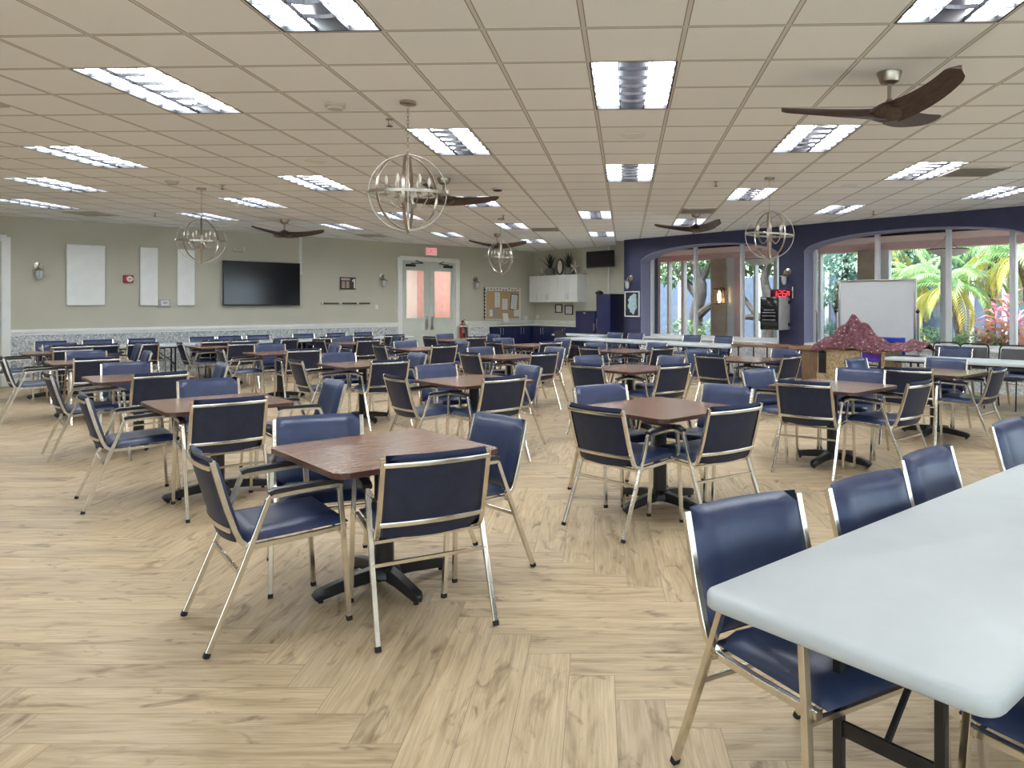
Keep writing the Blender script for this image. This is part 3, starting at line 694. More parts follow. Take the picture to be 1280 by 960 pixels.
# ------------------------------------------------------------------ porch and garden beyond the arched windows
SP = 24.2                                  # outer plane of the porch: X+Y=SP
def PQ(u, s): p = onS(u, s); return p
def sbox(mb, pa, pb, z0, z1, th): wall_box(mb, pa, pb, z0, z1, th)
mb = MB(); pts = [onS(816, SD + .8), onS(816, SP + .2), Vector((13.6, SP + .2 - 13.6)), Vector((13.6, SD + .8 - 13.6))]
mb.prism([(p.x, p.y) for p in pts], -.06, .0); struct(mb.build('porch_floor', M['concrete'], smooth=0))
mb = MB(); mb.prism([(p.x, p.y) for p in pts], 3.0, 3.08); struct(mb.build('porch_ceiling', M['soffit'], smooth=0))
mb = MB(); wall_box(mb, onS(775, SP), Vector((13.4, SP - 13.4)), 2.83, 3.0, .25); struct(mb.build('porch_beam', M['soffit'], smooth=0))
mb = MB(); wall_box(mb, onS(775, SP), onS(905, SP), 0, .62, .2); struct(mb.build('wall_porch', M['pinkwall'], smooth=0))
mb = MB(); wall_box(mb, onS(905, SP), Vector((13.4, SP - 13.4)), 0, .60, .2); struct(mb.build('wall_porch', M['tan'], smooth=0))
mb = MB(); q = onS(770, SP); wall_box(mb, onS(816, SP), onS(816, SD + 1.7), 0, 3.0, .2); struct(mb.build('wall_porch', M['pinkwall'], smooth=0))
for u, w, m in ((837, .07, 'frame'), (855, .10, 'frame'), (892, .06, 'soffit'), (901.5, .52, 'tan'), (915, .30, 'frame'), (924, .24, 'soffit'), (945, .07, 'frame'), (971, .12, 'frame'), (1026, .07, 'frame'), (1088, .52, 'tan'), (1106, .26, 'frame'), (1181, .14, 'frame'), (1268, .10, 'frame'), (1330, .3, 'frame')):
    p = onS(u, SP + .1); mb = MB(); mb.box((p.x, p.y, 1.42), (w, .16 if w < .4 else .3, 2.84), rot=(0, 0, -PI / 4), bevel=.004); struct(mb.build('porch_column', M[m], smooth=30))
# lit lantern on the tan column
p = onS(900, SP - .28); t = thing('wall_lantern', 'glowing lantern on the tan porch column outside the first window', 'lantern', (p.x, p.y, 1.75), -PI / 4)
mb = MB(); mb.box((0, .10, .12), (.16, .03, .30), bevel=.006); mb.tube([(0, .09, .2), (0, 0, .26)], .012, 8)
for x in (-.13, .13):
    for y in (-.12, .06): mb.box((x, y, .02), (.018, .018, .42))
for z in (-.19, .23): mb.box((0, -.03, z), (.30, .22, .03), bevel=.008)
mb.build('cage', M['frameblk'], t)
mb = MB(); mb.lathe([(.03, -.16), (.055, -.05), (.055, .08), (.02, .17)], 14, (0, -.03, 0)); mb.build('glowing_shade', M['warm'], t)
# bowl pendants under the porch roof
for u, lb in ((1185, 'pale bowl pendant lamp seen through the large right window'), (949, 'pale bowl pendant lamp seen through the first arched window')):
    p = onS(u, 22.1); z = 2.53; t = thing('bowl_pendant', lb, 'pendant lamp', (p.x, p.y, z), 0, 'porch bowl pendants')
    mb = MB(); mb.lathe([(.002, -.02), (.15, .0), (.30, .055), (.40, .125), (.395, .13), (.29, .07), (.15, .02), (.002, .0)], 28); mb.build('bowl', M['bowl'], t)
    mb = MB()
    for k in range(3):
        a = k * 2.1 + .5; mb.tube([(.38 * math.cos(a), .38 * math.sin(a), .13), (.03 * math.cos(a), .03 * math.sin(a), .37)], .006, 6)
    mb.lathe([(.07, .40), (.07, .37), (.02, .35), (.002, .35)], 16); mb.build('suspension', M['nickel'], t)
    mb = MB(); mb.tube([(.39 * math.cos(2 * PI * i / 32), .39 * math.sin(2 * PI * i / 32), .13) for i in range(32)], .012, 6, closed=True); mb.build('rim', M['brown'], t)
mb = MB(); mb.box((16, 26, -.1), (90, 70, .1), rot=(0, 0, -PI / 4))
mb = MB(); gp = [onS(700, SP + .3), Vector((-10, 70)), Vector((60, 70)), Vector((60, -10)), Vector((16, SP + .3 - 16))]
mb.prism([(q.x, q.y) for q in gp], -.12, -.05); struct(mb.build('garden_ground', M['ground'], smooth=0))
SF = 33.0
mb = MB(); wall_box(mb, onS(760, SF), onS(1500, SF), 0, 2.55, .15); struct(mb.build('wall_fence', M['fence'], smooth=0))
for i, u in enumerate((850, 905, 950, 1034, 1052, 1150, 1215, 1256)):
    p = onS(u, SF - .12); mb = MB(); mb.box((p.x, p.y, 1.35), (.13, .1, 2.7), rot=(0, 0, -PI / 4), bevel=.01); struct(mb.build('fence_column', M['frame'], smooth=30))

def leaf_quad(mb, p, d, up, l, w, droop=.2):
    d = d.normalized(); s = d.cross(up)
    if s.length < 1e-4: s = d.orthogonal()
    s.normalize(); n = s.cross(d)
    a = p; b = p + d * l * .45 + s * w / 2 + n * l * .06; c = p + d * l - n * l * droop; e = p + d * l * .45 - s * w / 2 + n * l * .06
    m = p + d * l * .5 - n * l * droop * .1
    mb.add([a, b, c, e, m], [(0, 1, 4), (1, 2, 4), (2, 3, 4), (3, 0, 4)])
def rv(rng): return Vector((rng.uniform(-1, 1), rng.uniform(-1, 1), rng.uniform(-1, 1)))
def crown(mb, rng, c, rad, n, l, w):
    for _ in range(n):
        d = rv(rng)
        while d.length > 1 or d.length < .2: d = rv(rng)
        d = d.normalized() * (d.length ** .4)
        p = Vector(c) + Vector((d.x * rad[0], d.y * rad[1], d.z * rad[2]))
        leaf_quad(mb, p, (d + rv(rng) * .9), Vector((0, 0, 1)) + rv(rng) * .5, l * rng.uniform(.6, 1.3), w * rng.uniform(.7, 1.3))
def palm(u, s, h, lb, seed, lean=(0, 0), fl=1.5, nf=18):
    rng = random.Random(seed); p0 = onS(u, s); t = thing('palm_tree', lb, 'palm tree', (p0.x, p0.y, -.05), 0, 'garden palms')
    top = Vector((lean[0], lean[1], h)); mb = MB()
    pts = [Vector((lean[0] * q * q, lean[1] * q * q, h * q)) for q in [i / 14 for i in range(15)]]
    mb.tube(pts, [.13 * (1 - .35 * i / 14) + (.012 if i % 2 else 0) + (.05 if i > 11 else 0) for i in range(15)], 12); mb.build('trunk', M['palmbark'], t, smooth=30)
    for k in range(nf):
        a = k * 2.399 + rng.uniform(-.2, .2); el = R(75) - R(95) * (k / nf); L = fl * rng.uniform(.85, 1.15)
        h_ = Vector((math.cos(a), math.sin(a), 0)); mb = MB(); pts = []; p = top.copy(); e = el
        for i in range(13):
            pts.append(p.copy()); d = h_ * math.cos(e) + Vector((0, 0, 1)) * math.sin(e); p = p + d * L / 12; e -= R(7.5) + R(2) * i * .25
        mb.tube(pts, [.016 * (1 - .9 * i / 12) for i in range(13)], 5)
        sd = h_.cross(Vector((0, 0, 1)))
        for i in range(2, 13):
            for sub in (0, .5):
                if i == 12 and sub: continue
                q = pts[i] if not sub else (pts[i] + pts[i + 1]) / 2
                d = (pts[i] - pts[i - 1]).normalized(); ll = .42 * math.sin(PI * (.15 + .8 * i / 13)) * fl / 1.5
                for sg in (-1, 1): leaf_quad(mb, q, d * .75 + sd * sg + Vector((0, 0, -.25)), Vector((0, 0, 1)), ll, .045, .25)
        mb.build('frond', M['palm2'] if (k > nf * .6) else M['palm1'], t, smooth=0)
palm(1203, 27.5, 2.0, 'leaning palm with yellow drooping fronds behind the middle mullion', 3, (-.25, .1), 1.5)
palm(1237, 29.0, 2.9, 'thick trunked palm behind the red leaved plants', 5, (.15, 0), 1.7)
palm(1140, 28.5, 2.2, 'yellow green palm just right of the whiteboard', 8, (.1, 0), 1.4)
palm(1290, 28.0, 2.7, 'palm at the far right edge of the window', 11, (-.2, 0), 1.5)
palm(1110, 31.0, 3.3, 'taller green palm rising behind the whiteboard', 14, (.1, 0), 1.7)
def tree(u, s, h, lb, seed, m, crowns, n, trunk=.16, branches=(), group='garden trees', l=.20):
    rng = random.Random(seed); p0 = onS(u, s); t = thing('leafy_tree', lb, 'tree', (p0.x, p0.y, -.05), -PI / 4, group)
    mb = MB()
    mb.tube([(.25 * math.sin(i * .9 + seed) * i / 10, 0, h * i / 10) for i in range(11)], [trunk * (1.25 - .6 * i / 10) for i in range(11)], 10)
    mb.build('trunk', M['bark'], t)
    for b in branches:
        mb = MB(); mb.tube(b, [trunk * (.7 - .45 * i / (len(b) - 1)) for i in range(len(b))], 8); mb.build('branch', M['bark'], t)
    mb = MB()
    for c, rad in crowns: crown(mb, rng, c, rad, int(n), l, l * .5)
    mb.build('foliage', M[m], t, smooth=0)
tree(872, 27.6, 3.2, 'twisted grey trunk tree outside the first arched window', 2, 'leaf1', [((-.9, 0, 2.8), (.75, .7, .6)), ((-.2, .3, 3.3), (1.2, .8, .6)), ((1.5, .2, 3.1), (.9, .7, .5))], 420, .22,
     [[(0, 0, 1.2), (.5, -.1, 1.5), (1.0, -.1, 1.75), (1.5, 0, 1.8)], [(.05, 0, 1.8), (-.4, 0, 2.3), (-.8, 0, 2.6), (-1.1, 0, 3.0)], [(0, 0, 2.2), (.3, 0, 2.6), (.5, .1, 3.1)]])
tree(962, 27.8, 3.0, 'slanting branches tree outside the first window, right part', 4, 'leaf1', [((-1.0, 0, 3.1), (.8, .6, .5)), ((.3, .2, 3.2), (.8, .7, .5))], 300, .17,
     [[(0, 0, .9), (-.6, 0, 1.4), (-1.2, 0, 2.1), (-1.5, 0, 2.8)], [(0, 0, 1.6), (.5, 0, 2.0), (.9, .1, 2.6)], [(-.4, 0, 1.2), (-1.0, 0, 1.2), (-1.7, 0, 1.7)]])
tree(1050, 30.5, 3.0, 'teal foliage tree left of the whiteboard', 6, 'leaf2', [((-.3, 0, 2.6), (1.4, .9, 1.0)), ((1.0, .2, 3.1), (1.3, .9, 1.0))], 1100, .12)
tree(1130, 35.5, 3.6, 'pale green tree behind the fence, above the whiteboard', 7, 'leaf2', [((-1.2, 0, 3.3), (2.0, 1.0, 1.6)), ((1.4, .2, 3.6), (2.0, 1, 1.7))], 1500, .14, l=.30)
tree(1215, 36.0, 4.2, 'broad green tree behind the fence, middle of the right window', 9, 'leaf2', [((-1.2, 0, 3.4), (2.0, 1.0, 1.6)), ((1.4, .2, 3.7), (2.0, 1, 1.7))], 1500, .14, l=.30)
tree(1300, 35.0, 4.2, 'green tree behind the fence at the far right', 10, 'leaf2', [((-1.2, 0, 3.4), (2.0, 1.0, 1.6)), ((1.4, .2, 3.7), (2.0, 1, 1.7))], 1400, .14, l=.30)
tree(900, 36.0, 4.4, 'dark tree behind the fence, seen through the first window', 12, 'leaf1', [((-2.6, 0, 3.4), (2.4, 1.2, 1.7)), ((1.2, .2, 3.6), (2.6, 1, 1.8))], 1700, .16, l=.32)
def bush(u, s, sx, h, lb, seed, m, n, l=.13, name='hedge_bush', cat='bush', group='clipped garden bushes'):
    rng = random.Random(seed); p = onS(u, s); t = thing(name, lb, cat, (p.x, p.y, -.05), -PI / 4, group)
    mb = MB()
    for k in range(4): mb.tube([(sx * .3 * (k - 1.5) / 2, 0, 0), (sx * .5 * (k - 1.5) / 2, .03 * k, h * .7)], .015, 5)
    mb.build('stem', M['bark'], t)
    mb = MB(); crown(mb, rng, (0, 0, h * .55), (sx / 2, .4, h * .5), n, l, l * .55); mb.build('foliage', M[m], t, smooth=0)
bush(1162, 25.6, 1.5, .95, 'rounded green bush just right of the whiteboard', 21, 'hedge', 800)
bush(1222, 25.7, 1.4, .88, 'pale green bush beside the leaning palm foot', 22, 'hedge', 750)
bush(1275, 25.8, 1.4, .82, 'green bush under the red plants at far right', 23, 'hedge', 650)
bush(1036, 25.7, 1.2, .98, 'dark green bush left of the whiteboard', 24, 'leaf2', 600)
bush(852, 26.4, 1.2, 1.05, 'flowering bush at the foot of the twisted tree', 25, 'hedge', 500)
bush(893, 26.4, 1.2, 1.05, 'flowering bush beside the tan porch column', 26, 'hedge', 500)
def croton(u, s, h, lb, seed, m, n=26):
    rng = random.Random(seed); p = onS(u, s); t = thing('croton_plant', lb, 'plant', (p.x, p.y, -.05), 0, 'red leaved garden plants')
    mb = MB(); mb.tube([(0, 0, 0), (.03, .02, h * .8)], .02, 6); mb.build('stem', M['bark'], t)
    mb = MB()
    for k in range(n):
        a = k * 2.4; z = h * (.35 + .65 * k / n); el = rng.uniform(.2, 1.1)
        leaf_quad(mb, Vector((.02, .02, z)), Vector((math.cos(a) * math.cos(el), math.sin(a) * math.cos(el), math.sin(el))), Vector((0, 0, 1)), rng.uniform(.35, .6), .11, .35)
    mb.build('foliage', M[m], t, smooth=0)
for i, (u, s, h, m, lb) in enumerate(((1229, 25.3, 1.0, 'croton', 'orange leaved plant in front of the garden hedge'), (1243, 26.2, 1.5, 'crotonp', 'pink leaved plant beside the thick palm trunk'), (1254, 25.5, 1.1, 'croton', 'red leaved plant beside the right mullion'),
        (1272, 25.9, 1.3, 'crotonp', 'tall pink leaved plant at the far right'), (1262, 26.6, 1.75, 'crotonp', 'tallest red pink plant behind the right mullion'), (1278, 25.2, .85, 'croton', 'low orange plant at the far right edge'))): croton(u, s, h, lb, 40 + i, m, 22)

# ------------------------------------------------------------------ sun and sky outside
w = bpy.data.worlds.new('sky'); sc.world = w; w.use_nodes = True
bg = w.node_tree.nodes['Background']; bg.inputs[0].default_value = (.78, .90, 1.0, 1); bg.inputs[1].default_value = 3.6
sl = bpy.data.lights.new('sun', 'SUN'); sl.energy = 10.0; sl.angle = R(1.0); sl.color = (1, .95, .86)
so = bpy.data.objects.new('sun', sl); C.objects.link(so); so.rotation_euler = Vector((.30, .34, -.89)).to_track_quat('-Z', 'Y').to_euler()

# ------------------------------------------------------------------ stacking armchair
def make_chair(caps):
    t = thing('armchair', '', 'chair')
    tr = .0115
    back = [(-.345, .842), (-.318, .74), (-.285, .62), (-.252, .52), (-.232, .475), (-.205, .448), (-.165, .437), (0, .440), (.245, .452)]
    for s in (-1, 1):
        mb = MB(); mb.tube([(s * .248, y, z) for y, z in back], tr, square=True, ratio=1.0, up=(1, 0, 0)); mb.build('side_frame', M['chrome'], t, smooth=30)
    # seat cushion: crowned pad with rolled front
    mb = MB(); n, m = 10, 10; top = []; bot = []
    for i in range(n + 1):
        for j in range(m + 1):
            x = -.232 + .464 * i / n; q = j / m; y = -.215 + .475 * q
            ex = min(1, (1 - abs(2 * i / n - 1)) / .18); ey = min(1, min(q, 1 - q) / .14)
            r_ = math.sqrt(max(0, 1 - (1 - ex) ** 2)) * math.sqrt(max(0, 1 - (1 - ey) ** 2))
            base = .454 + .012 * q
            top.append((x, y, base + .006 + .044 * r_ - .012 * math.sin(PI * i / n) * (q < .6) * math.sin(PI * min(1, q / .6)))); bot.append((x, y, base))
    vs = top + bot; fs = []; k = m + 1; o = len(top)
    for i in range(n):
        for j in range(m):
            a = i * k + j; fs += [(a, a + 1, a + k + 1, a + k), (o + a, o + a + k, o + a + k + 1, o + a + 1)]
    for i in range(n):
        for j in (0, m): a = i * k + j; fs.append((a, a + k, o + a + k, o + a))
    for j in range(m):
        for i in (0, n): a = i * k + j; fs.append((a, a + 1, o + a + 1, o + a))
    mb.add(vs, fs); mb.build('seat', M['vinyl'], t, smooth=70)
    # backrest: padded front and dark rear shell, both bowed to the rear
    def backsheet(y_in, z0, z1, x, pad):
        out = []; n, m = 10, 10
        for i in range(n + 1):
            for j in range(m + 1):
                u_ = -1 + 2 * i / n; q = j / m; z = z0 + (z1 - z0) * q
                yb = -.345 + (.842 - z) * .283
                bow = -.030 * (1 - u_ * u_); e = min(1, (1 - abs(u_)) / .12, min(q, 1 - q) / .08)
                out.append((x * u_, yb + bow + y_in + pad * math.sqrt(max(0, 1 - (1 - e) ** 2)), z - .012 * (1 - u_ * u_) * (q < .05)))
        return out, n, m
    def shell(y0, z0, z1, x, pf, pb, nm, mt):
        A, n, m = backsheet(y0, z0, z1, x, pf); B, _, _ = backsheet(y0, z0, z1, x, -pb); k = m + 1; o = len(A); fs = []
        for i in range(n):
            for j in range(m): a = i * k + j; fs += [(a, a + 1, a + k + 1, a + k), (o + a, o + a + k, o + a + k + 1, o + a + 1)]
        for i in range(n):
            for j in (0, m): a = i * k + j; fs.append((a, a + k, o + a + k, o + a))
        for j in range(m):
            for i in (0, n): a = i * k + j; fs.append((a, a + 1, o + a + 1, o + a))
        mb = MB(); mb.add(A + B, fs); return mb.build(nm, mt, t, smooth=70)
    shell(.004, .470, .856, .236, .038, .004, 'backrest', M['vinyl'])
    shell(-.004, .462, .832, .228, .004, .010, 'back_panel', M['vinylback'])
    for z in (.812, .525):
        mb = MB(); pts = []
        for i in range(9):
            u_ = -1 + i / 4; pts.append((.246 * u_, -.345 + (.842 - z) * .283 - .030 * (1 - u_ * u_) - .018, z))
        mb.tube(pts, .011, square=True, ratio=.35, up=(0, 0, 1)); mb.build('cross_band', M['chrome'], t, smooth=30)
    for s in (-1, 1):
        for pts in ([(s * .268, .205, .650), (s * .272, .225, .40), (s * .276, .250, .006)], [(s * .268, -.115, .645), (s * .272, -.225, .36), (s * .276, -.372, .006)]):
            mb = MB(); mb.tube(pts, .0115, square=True, up=(1, 0, 0)); lg = mb.build('leg', M['chrome'], t, smooth=30)
            if caps:
                p = Vector(pts[2]); d = (Vector(pts[1]) - p).normalized(); mb = MB(); mb.tube([p - d * .006, p + d * .016], .0128, square=True, up=(1, 0, 0)); mb.build('foot_cap', M['rubber'], lg, smooth=30)
        mb = MB(); mb.tube([(s * .268, -.122, .640), (s * .268, -.112, .654), (s * .268, 0, .660), (s * .268, .205, .664), (s * .268, .215, .654)], .010, square=True, up=(1, 0, 0))
        ar = mb.build('arm_tube', M['chrome'], t, smooth=30)
        mb = MB(); mb.tube([(s * .268, -.115, .670), (s * .268, -.09, .680), (s * .268, .05, .684), (s * .268, .19, .685), (s * .268, .222, .678)], .022, square=True, ratio=.55, up=(1, 0, 0)); mb.build('arm_pad', M['armpad'], t, smooth=30)
    for p, q in (((-.271, -.238, .335), (.271, -.238, .335)), ((-.271, .222, .425), (.271, .222, .425)), ((-.262, -.19, .428), (.262, -.19, .428))):
        mb = MB(); mb.tube([p, q], .0085, square=True); mb.build('stretcher', M['chrome'], t, smooth=30)
    return t
chairN = make_chair(True); chairF = make_chair(False)
used = set()
def put_chair(x, y, face, label, group, near):
    """face: direction the sitter looks, degrees from +X"""
    src = chairN if near else chairF; rz = R(face - 90)
    if src.name not in used:
        used.add(src.name); src.location = (x, y, 0); src.rotation_euler = (0, 0, rz); src['label'] = label; src['group'] = group; return src
    return dup(src, (x, y, 0), rz, label, group)
def chair_from_top(L, Rr):
    """the two upper corners of a backrest (pixels, viewer's left and right) -> origin and facing of the chair"""
    def pt(u, v): Y = (HC - .842) * F / (v - PY); return Vector((kx(u) * Y, Y))
    a, b = pt(*L), pt(*Rr); return (a + b) / 2, (b - a)

# ------------------------------------------------------------------ square walnut tables
def make_table():
    t = thing('square_table', '', 'table'); h, c = .457, .06
    oct_ = [(h - c, -h), (h - c * .3, -h + c * .3), (h, -h + c), (h, h - c), (h - c * .3, h - c * .3), (h - c, h), (-h + c, h), (-h + c * .3, h - c * .3), (-h, h - c), (-h, -h + c), (-h + c * .3, -h + c * .3), (-h + c, -h)]
    mb = MB(); mb.prism(oct_, .722, .750); mb.build('tabletop', M['walnut'], t, smooth=0)
    mb = MB(); o2 = [(x * 1.004, y * 1.004) for x, y in oct_]; n = len(o2)
    mb.add([(x, y, .722) for x, y in o2] + [(x, y, .7485) for x, y in o2], [(i, (i + 1) % n, n + (i + 1) % n, n + i) for i in range(n)]); mb.build('edge_band', M['walnutedge'], t, smooth=20)
    mb = MB(); mb.box((0, 0, .714), (.40, .40, .016), bevel=.004); mb.lathe([(.052, .08), (.052, .70), (.10, .708)], 22); mb.build('column', M['black'], t)
    mb = MB(); mb.lathe([(.001, .125), (.06, .12), (.085, .095), (.09, .06), (.07, .045)], 20); mb.build('hub', M['black'], t)
    for k in range(4):
        mb = MB(); mb.tube([(.05, 0, .078), (.16, 0, .072), (.30, 0, .052), (.365, 0, .042), (.385, 0, .030)], [.036, .033, .029, .027, .018], square=True, ratio=.85, up=(0, 0, 1))
        mb.lathe([(.014, 0), (.014, .01), (.006, .012), (.006, .03)], 10, (.35, 0, 0)); mb.build('foot', M['black'], t, smooth=40, rot=(0, 0, k * PI / 2))
    return t
table0 = make_table()
ORD = ['first', 'second', 'third', 'fourth', 'fifth']
ROWN = {'T': 'front', 'S': 'second', 'U': 'third', 'V': 'back'}
# name: (x, y, foot turn)
TAB = {'T0': (-1.17, 3.985), 'T1': (-3.07, 5.88), 'T2': (-4.99, 7.92), 'T3': (-7.05, 10.10), 'T4': (-8.95, 12.05),
       'S0': (.47, 5.58), 'S1': (-1.29, 7.57), 'S2': (-3.12, 9.66), 'S3': (-5.2, 11.92), 'S4': (-7.12, 13.75),
       'U0': (2.27, 7.08), 'U1': (.40, 9.03), 'U2': (-1.36, 11.05), 'U3': (-3.1, 13.05), 'U4': (-5.0, 15.05),
       'V0': (3.95, 8.57), 'V1': (2.15, 10.54), 'V2': (.45, 12.45), 'V3': (-1.32, 14.2), 'V4': (-3.15, 16.3)}
first = True
for nm, (x, y) in TAB.items():
    lb = 'walnut square table, %s from the right in the %s diagonal row' % (ORD[int(nm[1])], ROWN[nm[0]])
    rz = R(43 if nm[0] in 'TS' else 44); 
    if first: first = False; table0.location = (x, y, 0); table0.rotation_euler = (0, 0, rz); table0['label'] = lb; table0['group'] = 'square walnut tables'
    else: dup(table0, (x, y, 0), rz, lb, 'square walnut tables')
# chairs: the upper corners of each backrest as they show in the photograph
SIDE = {'SE': (1, -1, 'near right'), 'SW': (-1, -1, 'near left'), 'NW': (-1, 1, 'far left'), 'NE': (1, 1, 'far right')}
TOPS = {
 'T0': dict(SE=((487, 573), (608, 562)), SW=((241, 559), (258, 574)), NW=((349, 524), (447.6, 519)), NE=((594, 517.5), (657, 527.5))),
 'T1': dict(SE=((245, 502), (331, 496)), SW=((99, 496), (108, 490)), NW=((227, 475), (294, 472)), NE=((407, 474), (432, 478.5))),
 'T2': dict(SE=((170, 468), (234, 463.5)), SW=((56, 469), (63, 467)), NW=((129, 455), (187.5, 453)), NE=((269, 454), (289, 456))),
 'T3': dict(SE=((94, 450), (150, 447.5)), SW=((0, 448), (5, 447)), NW=((82.5, 440), (133, 439)), NE=((179, 440.5), (192, 441))),
 'T4': dict(SE=((68, 436), (115, 434)), SW=None, NW=((53.5, 431.5), (97, 430)), NE=((169, 431), (180, 431.5))),
 'S0': dict(SW=((715, 506), (771, 513)), SE=((891, 511), (950, 504.5)), NW=((725, 485), (775, 483)), NE=((880, 481), (940, 486))),
 'S1': dict(SE=((606, 473.5), (658, 469)), SW=((481, 468), (505, 472)), NW=((522, 458), (568, 456)), NE=((644, 456), (679, 460.6))),
 'S2': dict(SE=((466.5, 453), (510.6, 450)), SW=((360, 450), (378, 452)), NW=((403.5, 443), (441, 442)), NE=((510.6, 443), (535, 444))),
 'S3': dict(SE=((362, 440), (399, 438)), NW=((320, 433.4), (354, 432.5)), SW=((265, 438), (283, 440)), NE=((411, 432.5), (428, 433.5))),
 'S4': dict(SE=((288, 430.6), (320, 429)), NW=((262, 426), (294, 425)), SW=((220, 429), (229, 429)), NE=((341.5, 425), (354, 425))),
 'U0': dict(SW=((973.5, 475.6), (1034, 478.4)), NW=((932, 465), (961, 464)), SE=((1140, 479), (1162, 475)), NE=((1051, 461.6), (1101, 461.6))),
 'U1': dict(SW=((715, 454.6), (749, 456)), SE=((827, 457), (862, 455)), NW=((717, 447), (752, 445.6)), NE=((822.5, 446.6), (858, 448))),
 'U2': dict(SE=((665, 444), (697.5, 441)), SW=((573, 441), (599, 442)), NW=((585.6, 436), (615, 435)), NE=((683.5, 434.8), (706, 436))),
 'U3': dict(SE=((541.6, 432.5), (570.6, 432)), SW=((464, 432.5), (482.5, 432.5)), NW=((492, 428), (521, 427)), NE=((570, 429), (586.6, 429))),
 'U4': dict(SE=((447, 426), (477, 425)), SW=((392, 425), (403.5, 425)), NW=((415, 421.6), (440, 421)), NE=((490, 421), (504, 421))),
 'V0': dict(SW=((1107.5, 462.5), (1160, 462.5)), SE=((1243, 461), (1256, 458)), NE=((1160, 449.7), (1206, 451)), NW=((1058, 449.4), (1080, 449.4))),
 'V1': dict(SW=((869, 445.6), (904, 446.6)), NW=((859, 438.5), (880.6, 437.7)), SE=((980, 446), (1001.6, 443.4)), NE=((965, 439), (1000, 441))),
 'V2': dict(SW=((725, 433.5), (746, 433.5)), SE=((818.6, 436), (840, 434.8)), NW=((731, 430), (756.6, 429.7)), NE=((810, 430), (834, 429))),
 'V3': dict(SE=((676, 427), (702, 426.5)), SW=((610, 427), (623, 427)), NW=((619, 422.8), (639, 422)), NE=((696, 423), (713, 423.5))),
 'V4': dict(SE=((584, 422), (608, 421)), NW=((545, 417.5), (566, 417.5)), SW=((530, 420), (543, 420)), NE=((610, 418), (624, 418.5))),
}
rng = random.Random(11)
for nm, d in TOPS.items():
    tx, ty = TAB[nm]
    for sd, px in d.items():
        sx, sy, sn = SIDE[sd]
        base = math.degrees(math.atan2(-sy, -sx)) + (-4 if nm[0] in 'TS' else -2)
        dd = .56 + rng.uniform(-.04, .04); q = Vector((tx, ty)) + Vector((-math.cos(R(base)), -math.sin(R(base)))) * dd; face = base + rng.uniform(-4, 4)
        if px:
            mid, vec = chair_from_top(*px); um = (px[0][0] + px[1][0]) / 2
            wgt = max(0, min(1, (mid.y - 4.8) / 4.5))          # trust measured depth close by, the table grid far away
            perp = Vector((vec.y, -vec.x)) if sd in ('NW', 'NE') else Vector((-vec.y, vec.x))
            f2 = math.degrees(math.atan2(perp.y, perp.x)); df = (f2 - face + 180) % 360 - 180
            if abs(df) < 60: face = face + df * (1 - wgt) * .8
            dirv = Vector((math.cos(R(face)), math.sin(R(face))))
            qd = q - dirv * .35                               # where the default backrest top stands
            Y = mid.y * (1 - wgt) + qd.y * wgt; q = Vector((kx(um) * Y, Y)) + dirv * .35
        lb = 'navy armchair, %s side of table, %s from right, %s diagonal row' % (sn, ORD[int(nm[1])], ROWN[nm[0]])
        put_chair(q.x, q.y, face, lb, 'navy armchairs at the walnut tables', q.y < 6.5)

# ------------------------------------------------------------------ white folding tables
def make_folding(L):
    t = thing('folding_table', '', 'table'); W, r = .76, .05; mb = MB()
    def outline(e):
        o = []
        for cx, cy, a0 in ((L / 2 - r, W / 2 - r, 0), (-L / 2 + r, W / 2 - r, 90), (-L / 2 + r, -W / 2 + r, 180), (L / 2 - r, -W / 2 + r, 270)):
            for k in range(7): a = R(a0 + 15 * k); o.append((cx + (r - e) * math.cos(a), cy + (r - e) * math.sin(a)))
        return o
    lay = [(.006, .704), (0, .710), (0, .738), (.004, .746), (.012, .750)]; vs = []; fs = []; n = 28
    for e, z in lay: vs += [(x, y, z) for x, y in outline(e)]
    for i in range(len(lay) - 1):
        for j in range(n): fs.append((i * n + j, i * n + (j + 1) % n, (i + 1) * n + (j + 1) % n, (i + 1) * n + j))
    fs += [tuple(reversed(range(n))), tuple(range(4 * n, 5 * n))]; mb.add(vs, fs); mb.build('tabletop', M['plastic'], t, smooth=50)
    for s in (-1, 1):
        x = s * (L / 2 - .31)
        for y in (-.14, .14):
            mb = MB(); mb.tube([(x, y, .702), (x, y, .004)], .0135, square=True, up=(1, 0, 0)); mb.build('leg', M['black'], t)
        mb = MB(); mb.box((x, 0, .36), (.012, .28, .045), bevel=.004); mb.build('cross_brace', M['black'], t)
        mb = MB(); mb.box((x, 0, .02), (.03, .56, .03), bevel=.006); mb.build('foot_bar', M['black'], t)
        mb = MB(); mb.tube([(x, 0, .38), (x - s * .38, 0, .70)], .010, 8); mb.build('folding_strut', M['black'], t)
    mb = MB()
    for y in (-.33, .33): mb.box((0, y, .695), (L - .3, .02, .028))
    mb.build('side_rail', M['black'], t, smooth=0)
    return t
f96, f72 = make_folding(2.44), make_folding(1.83); fu = set()
def put_folding(src, c, ang, lb):
    if src.name not in fu: fu.add(src.name); src.location = (c.x, c.y, 0); src.rotation_euler = (0, 0, R(ang)); src['label'] = lb; src['group'] = 'white folding tables'
    else: dup(src, (c.x, c.y, 0), R(ang), lb, 'white folding tables')
# large one beside the viewer
d1 = Vector((math.cos(R(41.5)), math.sin(R(41.5)))); n1 = Vector((d1.y, -d1.x)); P0 = Vector((.277, 2.0))
put_folding(f96, P0 + d1 * 1.22 + n1 * .38, 41.5, 'white folding table closest to the viewer, filling the lower right corner')
